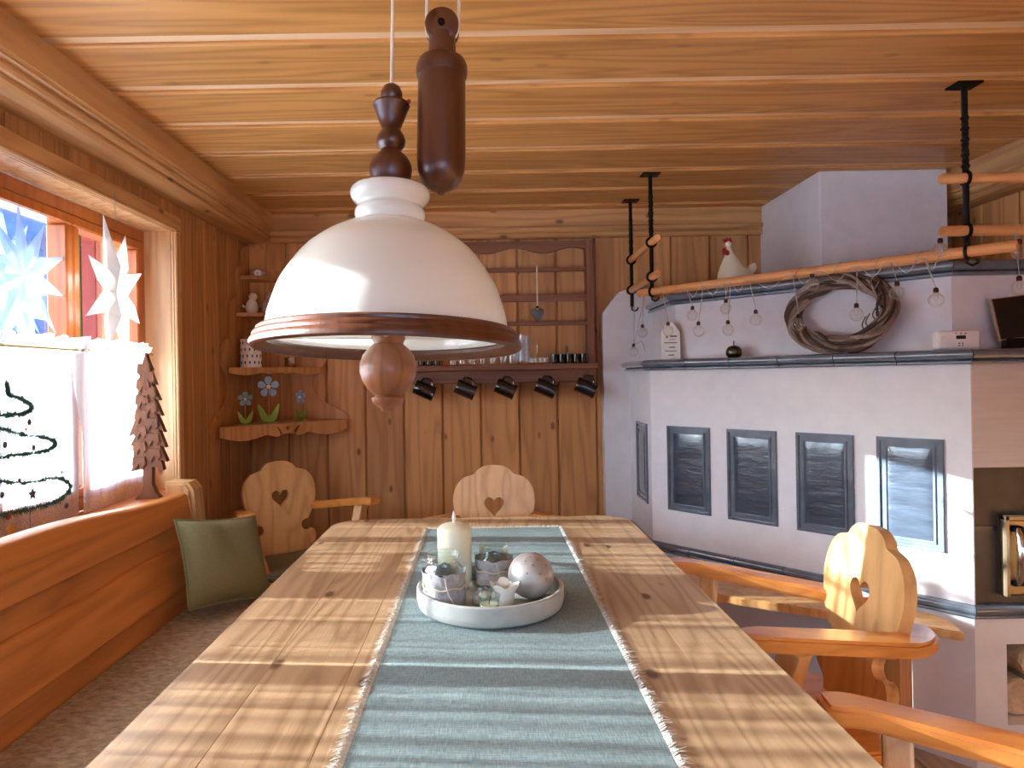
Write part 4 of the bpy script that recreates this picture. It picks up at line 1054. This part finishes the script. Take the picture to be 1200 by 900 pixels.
tag(obj('metal_cup', lathe([(0, 0), (.026, 0), (.028, .003), (.029, .044), (.031, .048), (.027, .046), (.026, .004), (0, .004)], 28, T(-.958, 3.385, 1.3005)), 'chrome', None, True), 'small shiny metal cup on the second tier of the corner shelf', 'cup')
def bird(label, pos, s, rot, mat):
    b = thing('bird_figurine', label, 'figurine', pos, rot, 'white birds on the corner shelf')
    obj('body', lathe([(0, 0), (.022 * s, .001), (.030 * s, .02 * s), (.031 * s, .038 * s), (.025 * s, .06 * s), (.016 * s, .073 * s), (.012 * s, .08 * s), (0, .082 * s)], 20), mat, b, True)
    obj('head', sphere(.021 * s, 16, 12, T(.006 * s, 0, .089 * s)), mat, b, True)
    obj('beak', lathe([(.005 * s, 0), (0, .013 * s)], 8, T(.025 * s, 0, .089 * s) @ R(PI / 2, 'Y')), 'beak', b)
    obj('tail', prism([(0, 0), (.03 * s, .012 * s), (.034 * s, -.004 * s)], .012 * s, mx=T(-.022 * s, .006 * s, .03 * s) @ R(PI / 2, 'X') @ R(PI * .8, 'Z')), mat, b)
M['dove'] = plain('dove_grey', (196, 178, 166), .6)
bird('slim white bird figurine on the third tier next to the window wall', (-1.140, 3.372, 1.5655), .98, 0.3, 'ceramic')
bird('plump beige bird figurine on the third tier near the lamp side', (-1.068, 3.412, 1.5655), 1.05, -.3, 'dove')
sh2 = thing('sea_shell', 'pale sea shell on the topmost tier of the corner shelf', 'shell', (-1.120, 3.405, 1.7525))
obj('whorl', lathe([(0, -.04), (.009, -.032), (.018, -.015), (.022, .004), (.019, .018), (.012, .028), (.015, .03), (.006, .038), (0, .044)], 18, T(0, 0, .022) @ R(PI / 2, 'Y')), 'dove', sh2, True)
obj('lip', lathe([(0, 0), (.016, .003), (.019, .010), (.014, .012), (0, .006)], 16, T(.008, -.012, .018) @ R(PI / 2, 'X')), 'ceramic', sh2, True)

# ================================================================== MUG RACK
x0_, x1_, yf_ = -.52, .556, 3.40
rk = thing('plate_rack', 'red-brown wall rack with rails and a shelf for glasses and mugs', 'rack', ((x0_ + x1_) / 2, 3.44, 1.22))
for X in (x0_, x1_ - .036): obj('side_post', bxr(X, X + .036, yf_ + .01, YB - .001, 1.235, 1.915, .003), 'rack_z', rk, world=True)
n = 40; tpz = [(x0_ + .03 + (x1_ - x0_ - .06) * i / n, 1.866 - .014 * math.cos((i / n - .5) * 2 * PI * 3.5)) for i in range(n + 1)]
obj('top_rail', prism(tpz + [(x1_ - .03, 1.912), (x0_ + .03, 1.912)], .02, mx=Matrix(((1, 0, 0, 0), (0, 0, -1, yf_ + .035), (0, 1, 0, 0), (0, 0, 0, 1)))), 'rack', rk, world=True)
for z, h_ in ((1.770, .022), (1.628, .036), (1.500, .022)): obj('rail', bxr(x0_ + .036, x1_ - .036, yf_ + .02, yf_ + .036, z - h_ / 2, z + h_ / 2, .002), 'rack', rk, world=True)
obj('shelf', bxr(x0_ - .004, x1_ + .006, yf_ - .06, YB - .001, 1.268, 1.297, .004), 'rack', rk, world=True)
obj('hook_rail', bxr(x0_, x1_, yf_ + .02, yf_ + .045, 1.205, 1.268, .003), 'rack', rk, world=True)
mug0 = None
MX = [at_y(p, 441, 3.37).x for p in (496, 544, 591, 638, 685)]
names = ['next to the lamp knob', 'second along from the lamp knob', 'at the middle of the hook rail', 'fourth along from the lamp knob', 'at the stove end of the hook rail']
for i, X in enumerate(MX):
    obj('hook', tube([(X, yf_ + .022, 1.235), (X, yf_ - .008, 1.230), (X, yf_ - .022, 1.224), (X, yf_ - .028, 1.232), (X, yf_ - .028, 1.242)], .003, 8), 'iron', rk, True, world=True)
def make_mug():
    m = thing('black_mug', 'x', 'mug', group='black mugs on the rack hooks')
    A = R(math.radians(114), 'Y')
    b_ = lathe([(0, -.05), (.034, -.05), (.036, -.047), (.0365, -.02), (.0365, .038), (.038, .046), (.0385, .05), (.036, .05), (.034, .04), (.0335, -.044), (0, -.045)], 30, A)
    obj('body', b_, 'mug', m, True)
    h_ = tube([A @ Vector((-.034 - .026 * math.sin(t), 0, .030 * math.cos(t) - .002)) for t in [PI * k / 12 for k in range(13)]], .0052, 8); obj('handle', h_, 'mug', m, True)
    obj('rim_line', lathe([(.0387, .0475), (.0392, .049), (.0387, .0505)], 30, A, cap=False), 'bell', m, True)
    return m
for i, X in enumerate(MX):
    L = 'shiny black mug hanging by its handle, ' + names[i]
    if i == 0: mug0 = make_mug(); mug0.location = (X + .004, yf_ - .028, 1.176); mug0['label'] = L
    else: dup(mug0, (X + .004, yf_ - .028, 1.176), random.uniform(-.08, .08), L)
# glasses on the shelf
def shot(r, h): return me_from(lathe([(0, 0), (r * .85, 0), (r * .88, .003), (r, h), (r * .9, h), (r * .78, .010), (0, .009)], 18), 'shot_glass', True)
cm, dm, sm = shot(.021, .050), shot(.020, .046), shot(.015, .030)
def glass_row(me, mat, pxs, yy, label, group, nm):
    for p in pxs:
        X = at_y(p, 425, yy).x
        o_ = obj(nm, me, mat, None, loc=(X, yy, 1.2975)); tag(o_, label, 'glass', group)
glass_row(cm, 'clear', (530, 541, 553, 565, 577, 589, 600), 3.375, 'clear shot glass on the rack shelf under the lamp rim', 'clear shot glasses', 'shot_glass')
glass_row(sm, 'clear', (623.5, 629, 634.5, 640), 3.385, 'tiny clear glass on the rack shelf between stein and dark glasses', 'tiny clear glasses', 'tiny_glass')
glass_row(dm, 'dark_glass', (650, 658.5, 667, 675.5, 684), 3.375, 'small dark glass on the rack shelf beside the side post', 'small dark glasses', 'dark_glass')
glass_row(dm, 'dark_glass', (494, 503, 512), 3.375, 'small dark glass on the rack shelf beside the lamp knob', 'small dark glasses by the knob', 'dark_glass')
sx_ = at_y(613, 400, 3.38).x
stn = thing('glass_stein', 'clear ribbed glass beer stein with handle on the rack shelf', 'glass', (sx_, 3.375, 1.2975))
obj('body', lathe([(0, 0), (.037, 0), (.040, .006), (.038, .03), (.037, .12), (.038, .142), (.036, .142), (.034, .12), (.033, .02), (0, .018)], 28), 'clear', stn, True)
for i in range(12):
    a = 2 * PI * i / 12; obj('rib', tube([(.0385 * math.cos(a), .0385 * math.sin(a), .015), (.0375 * math.cos(a), .0375 * math.sin(a), .118)], .003, 6), 'clear', stn, True)
obj('handle', tube([(.036 + .034 * math.sin(t), 0, .075 + .044 * math.cos(t)) for t in [PI * k / 14 for k in range(15)]], .0052, 8), 'clear', stn, True)
hx = at_y(630, 368, 3.392)
ht = thing('heart_pendant', 'small metal heart hanging on a ribbon from the rack rail', 'ornament', (hx.x, 3.398, hx.z))
hb = prism(heart(.066, 30), .012, bev=.004, mx=Matrix(((1, 0, 0, 0), (0, 0, -1, .006), (0, 1.15, 0, 0), (0, 0, 0, 1)))); bmesh.ops.recalc_face_normals(hb, faces=hb.faces[:])
obj('heart', hb, 'bell', ht)
obj('cap', lathe([(0, 0), (.010, 0), (.008, .010), (0, .012)], 12, T(0, 0, .030)), 'iron', ht)
obj('ribbon', bx(.006, .001, 1.785 - hx.z - .04, 0, 1, T(0, 0, (1.785 - hx.z + .04) / 2)), 'cord', ht)

# ================================================================== HANGING RACK OVER THE STOVE
HA, HB, HC = Vector((.722, 3.30, 0)), Vector((.712, 2.865, 0)), Vector((1.432, 2.015, 0))
hr = thing('hanging_rack', 'rack of pine poles hung from wrought-iron hangers above the stove', 'rack', (1.05, 2.5, 1.55))
def hanger(p, drops):
    hn = obj('iron_hanger', add(bx(.075, .06, .006, .001, 1, T(p.x, p.y, ZT - .003)), tube([(p.x, p.y, ZT), (p.x, p.y, 1.565)], .0085, 8)), 'iron', hr, world=True)
    tw = BM()
    for q in range(2):
        pts = [(p.x + .0075 * math.cos(t * 2.2 + q * PI), p.y + .0075 * math.sin(t * 2.2 + q * PI), 1.99 - t * .011) for t in range(16)]
        pts = smooth_loop(pts, 3, False); add(tw, tube(pts, .0048, 6))
    obj('twist', tw, 'iron', hn, True, world=True)
    for (z, d) in drops:
        ring = [p + d * .0 + Vector((d.y, -d.x, 0)) * .0 + Vector((0, 0, z)) + (Vector((d.y, -d.x, 0)) * math.cos(t) + Vector((0, 0, 1)) * math.sin(t)) * .020 for t in [2 * PI * k / 18 for k in range(18)]]
        obj('loop', tube(ring, .005, 7, True), 'iron', hn, True, world=True)
    hk = [(p.x, p.y, 1.57), (p.x, p.y, 1.55), (p.x + .012, p.y - .006, 1.542), (p.x + .024, p.y - .010, 1.548), (p.x + .026, p.y - .010, 1.560)]
    obj('hook', tube(hk, .0045, 7), 'iron', hn, True, world=True)
dy, dx = Vector((0, -1, 0)), Vector((1, 0, 0))
off = .0
ddg = (HC - HB).normalized()
hanger(HA, ((1.79, dy), (1.645, dy))); hanger(HB, ((1.79, dy), (1.645, dy), (1.583, ddg))); hanger(HC, ((1.80, dx), (1.645, dx), (1.583, ddg)))
HD = HC + Vector((.66, 0, 0)); hanger(HD, ((1.80, dx), (1.645, dx)))
def pole(a, b, r=.0155, m='pole'):
    L = (b - a).length; d = (b - a).normalized()
    o_ = lathe([(0, 0), (r * .85, 0), (r, .004), (r * 1.02, L * .4), (r * .97, L * .7), (r, L - .004), (r * .85, L), (0, L)], 16, R(PI / 2, 'Y'))
    me = me_from(o_, 'pole', True); ob = obj('pole', me, m, hr); ob.location = a - Vector(hr.location); ob.rotation_euler = d.to_track_quat('X', 'Z').to_euler(); return ob
Z = lambda v, z: Vector((v.x, v.y, z))
for z in (1.79, 1.645): pole(Z(HA, z) + Vector((0, .06, 0)), Z(HB, z) + Vector((0, -.10, 0)))
for z in (1.80, 1.645): pole(Z(HC, z) + Vector((-.075, 0, 0)), Z(HD, z) + Vector((.02, 0, 0)))
pole(Z(HB, 1.583) - ddg * .07, Z(HC, 1.583) + ddg * .12, .0165)

# string of globe lights draped on the poles
sl_ = thing('string_lights', 'string of clear glass globe bulbs draped over the pine poles', 'string lights', (1.05, 2.5, 1.35))
PIN = -.110
def on_pole(xp, yp=330):
    q, t = px(xp, yp); b = HB; s = (q * b.y - b.x) / (ddg.x - q * ddg.y); p = b + ddg * s; return p, ZC + t * p.y
bulbs = [(815, 370, 806), (822, 388, 826), (854, 362, 852), (856.5, 387, 858), (889, 375, 880), (939, 381, 931), (955, 334, 962), (1006.6, 369, 1006), (1054, 344, 1046), (1099.5, 352, 1085), (1104.5, 294.5, 1106)]
left = [(753, 390, 745), (742.6, 412, 745), (783, 388, 774)]
right = [(1194.5, 295, 1190), (1194.5, 338, 1196)]
me_globe = me_from(lathe([(0, -.022), (.008, -.0205), (.0155, -.0155), (.0205, -.008), (.022, 0), (.0205, .008), (.0155, .0155), (.008, .0205), (.007, .024)], 20, cap=False), 'globe', True)
me_cap = me_from(lathe([(0, .038), (.005, .037), (.0072, .033), (.0072, .022), (0, .021)], 12), 'cap', True)
me_fil = me_from(tube([(-.005, 0, .018), (-.006, 0, .002), (0, 0, -.004), (.006, 0, .002), (.005, 0, .018)], .0007, 5), 'filament')
def add_bulb(P, Q):
    g_ = obj('globe', me_globe, 'clear', sl_, loc=P - Vector(sl_.location))
    obj('cap', me_cap, 'copper', g_); obj('filament', me_fil, 'wire', g_)
    a = P + Vector((0, 0, .036)); mid = a.lerp(Q, .5) + Vector((.004, 0, -.002))
    tw_ = BM(); add(tw_, tube(smooth_loop([tuple(a), tuple(mid), tuple(Q)], 5, False), .0011, 5)); add(tw_, tube(smooth_loop([tuple(a + Vector((.002, 0, 0))), tuple(mid + Vector((-.003, 0, 0))), tuple(Q + Vector((.006, 0, 0)))], 5, False), .0009, 5))
    obj('lead', tw_, 'wire', g_).location = -P
prev = None
tops = []
for (bx_, by_, ax_) in bulbs:
    p, z = on_pole(bx_, by_); q, _ = on_pole(ax_); P = Vector((p.x, p.y, z)) + Vector((-.016, -.014, 0)); Q = Vector((q.x, q.y, 1.583)) + Vector((-.014, -.012, -.006)); add_bulb(P, Q); tops.append(Q)
for (bx_, by_, ax_) in left:
    P = at_x(bx_, by_, .700 if bx_ < 760 else .735); 
    if bx_ > 760: P = at_y(bx_, by_, 2.76)
    Q = Vector((.705, min(3.2, P.y), 1.632)) if bx_ < 760 else Vector((.716, 2.772, 1.64)); add_bulb(P, Q)
for (bx_, by_, ax_) in right:
    P = at_y(bx_, by_, 1.995); add_bulb(P, Vector((P.x - .01, 2.0, 1.632)))
main = []
tops.sort(key=lambda v: v.x)
for a, b in zip(tops, tops[1:]):
    for k in range(8):
        u = k / 8; c = a.lerp(b, u); c.z += -.030 * math.sin(PI * u) + .010 * math.sin(u * 9); c += Vector((-.006, -.006, 0)); main.append(tuple(c))
main.append(tuple(tops[-1]))
obj('cable', tube(main, .0013, 5), 'wire', sl_, True, world=True)
cbl = [at_x(760, 330, .70), at_x(750, 372, .69), at_x(744, 402, .69), at_x(752, 400, .69), at_x(756, 412, .69)]
obj('cable', tube(smooth_loop([tuple(p) for p in cbl], 6, False), .0012, 5), 'wire', sl_, True, world=True)
for k in range(7):
    p, _ = on_pole(795 + k * 47); ring = [Vector((p.x, p.y, 1.583)) + (Vector((-ddg.y, ddg.x, 0)) * math.cos(t) + Vector((0, 0, 1)) * math.sin(t)) * .0185 + ddg * .010 * math.sin(t) for t in [2 * PI * q / 16 for q in range(16)]]
    obj('wrap', tube(ring, .0011, 5, True), 'wire', sl_, world=True)

# ================================================================== THINGS ON THE STOVE
LZ = 1.3005
# wreath
s0, _ = at_diag(923, 362, .045); s1, _ = at_diag(1050, 355, .045)
wc = diag((s0 + s1) / 2, .045); wr_ = thing('vine_wreath', 'oval grey-brown wreath of twisted vines leaning on the stove ledge', 'wreath', (wc.x, wc.y, LZ))
ra, rb = (s1 - s0) / 2 - .026, .119
for k in range(26):
    ph, ph2 = random.uniform(0, 2 * PI), random.uniform(0, 2 * PI); o1, o2 = random.uniform(.010, .034), random.uniform(.008, .026); kk = random.choice((1, 1, 2, 2, 3)); pts = []
    for i in range(64):
        t = 2 * PI * i / 64; r_ = o1 * math.cos(kk * t + ph); n_ = o2 * math.sin(kk * t + ph)
        lz = (rb + r_) * math.sin(t); lean = .028 * (lz / rb)
        p = SD * ((ra + r_) * math.cos(t)) + Vector((0, 0, rb + .027 + lz)) + SN * (n_ + lean)
        pts.append(p)
    rad_ = random.uniform(.0042, .0068)
    obj('vine', tube(pts, rad_, 6, True, radii=[rad_ * (1 + .25 * math.sin(i * .7 + ph)) for i in range(64)]), ('wicker', 'wicker_dark', 'wicker_pale')[k % 3], wr_, True)
for k in range(6):
    t = random.uniform(-1.1, .6); p = SD * ((ra - .012) * math.cos(t)) + Vector((0, 0, rb + .027 + (rb - .01) * math.sin(t))); obj('tendril', tube(smooth_loop([tuple(p), tuple(p + SD * -.02 + Vector((0, 0, .03))), tuple(p + SD * .0 + Vector((0, 0, .06)) - SN * .02)], 4, False), .0025, 5), 'wicker', wr_, True)
# hanging tag board
tg = at_diag(786, 417, .055)[1]
tgd = thing('message_board', 'white house-shaped wooden sign with printed lines standing on the stove ledge', 'sign', (tg.x, tg.y, LZ), math.radians(-8))
ol = [(-.040, 0), (.040, 0), (.040, .118), (.010, .160), (-.014, .160), (-.040, .118)]
obj('board', prism(ol, .016, bev=.001, mx=Matrix(((1, 0, 0, 0), (0, 0, -1, .008), (0, 1, 0, 0), (0, 0, 0, 1)))), 'white_paper', tgd)
obj('edge_band', prism([(.0405, 0), (.0420, 0), (.0420, .119), (.0115, .1615), (.010, .160), (.0405, .1185)], .018, mx=Matrix(((1, 0, 0, 0), (0, 0, -1, .009), (0, 1, 0, 0), (0, 0, 0, 1)))), 'wicker', tgd)
for (z, a, b, h_) in ((.100, -.004, .026, .007), (.086, -.006, .02, .0025), (.072, -.028, .026, .004), (.052, -.006, .018, .005), (.036, -.026, .024, .003), (.018, -.010, .014, .005), (.098, -.020, -.012, .012)):
    obj('print_line', bxr(a, b, -.0092, -.0078, z - h_ / 2, z + h_ / 2), 'grey_print', tgd)
# bell
bp_ = at_diag(860, 412, .035)[1]
be = thing('round_bell', 'shiny bronze round bell standing on the stove ledge', 'bell', (bp_.x, bp_.y, LZ))
obj('body', lathe([(0, 0), (.022, 0), (.029, .005), (.032, .016), (.030, .030), (.022, .041), (.010, .046), (0, .047)], 28), 'bell', be, True)
obj('stem', tube([(0, 0, .045), (0, 0, .064)], .0022, 8), 'bell', be, True)
# thermostat box
al = at_y(1120, 389, 2.165)
ab = thing('room_thermostat', 'white plastic control box with small black display on the stove ledge', 'thermostat', (al.x, 2.165, LZ), math.radians(-6))
obj('case', bx(.130, .032, .058, .008, 3, T(0, 0, .0292)), 'white_plastic', ab, True)
obj('display', bx(.028, .002, .011, 0, 1, T(.006, -.0165, .037)), 'black', ab)
obj('dial', lathe([(0, 0), (.011, 0), (.012, .002), (.010, .004), (0, .004)], 24, T(-.046, -.016, .030) @ R(PI / 2, 'X')), 'white_plastic', ab, True)
for (a, z) in ((-.008, .049), (.006, .049), (.02, .049), (.001, .018), (.011, .018), (.001, .011), (.011, .011)): obj('mark', bx(.0045, .0012, .003, 0, 1, T(a, -.0163, z)), 'dark_print', ab)
# tablet
tl_ = at_y(1175, 361, 2.215); 
tb3 = thing('tablet', 'black tablet in a thin silver frame leaning on the upper stove front', 'tablet', (tl_.x, 2.19, LZ), 0)
tm = T(.008, 0, .098) @ R(math.radians(-7), 'X') @ R(math.radians(-6), 'Y')
obj('frame', bx(.116, .010, .138, .004, 2, tm), 'chrome', tb3, True); obj('screen', bx(.109, .002, .131, 0, 1, tm @ T(.002, -.0055, 0)), 'black', tb3)
obj('stand', bx(.06, .03, .032, .002, 1, T(.012, -.002, .0165)), 'iron', tb3)
# rooster
rp = at_y(858, 330, 2.95)
ro = thing('rooster_figurine', 'cream rooster figurine with red comb standing on top of the stove', 'figurine', (rp.x, 2.95, 1.5925), math.radians(10))
b_ = lathe([(0, .0), (.052, .002), (.062, .02), (.064, .05), (.060, .075), (.048, .105), (.036, .128), (.024, .148), (.015, .168), (.012, .186), (.013, .196), (.009, .205), (0, .208)], 30)
for v in b_.verts:
    z = v.co.z; v.co.x += -.012 * max(0, (z - .08) / .1) ** 1.2 + (.03 * max(0, v.co.x) / .064 if .04 < z < .09 else 0); v.co.y *= .85
obj('body', b_, 'wax', ro, True)
obj('head', sphere(.0145, 14, 10, T(-.016, 0, .199)), 'ceramic', ro, True)
obj('comb', prism(smooth_loop([(-.018, .0), (-.022, .014), (-.013, .010), (-.009, .020), (-.001, .012), (.008, .020), (.012, .008), (.014, 0)], 3), .008, mx=T(-.014, .004, .208) @ R(PI / 2, 'X')), 'red', ro)
obj('wattle', lathe([(0, -.02), (.008, -.016), (.011, -.004), (.008, .008), (0, .014)], 12, T(-.034, 0, .172)), 'red', ro, True); obj('wattle', lathe([(0, -.016), (.008, -.012), (.009, -.002), (.006, .006), (0, .01)], 12, T(-.026, -.010, .164)), 'red', ro, True)
obj('beak', lathe([(.005, 0), (0, .014)], 8, T(-.028, 0, .197) @ R(-PI / 2, 'Y')), 'beak', ro)
obj('tail', prism(smooth_loop([(0, 0), (.03, .05), (.055, .07), (.065, .05), (.05, .02), (.02, -.02)], 4), .02, mx=T(.045, .01, .05) @ R(PI / 2, 'X')), 'wax', ro)
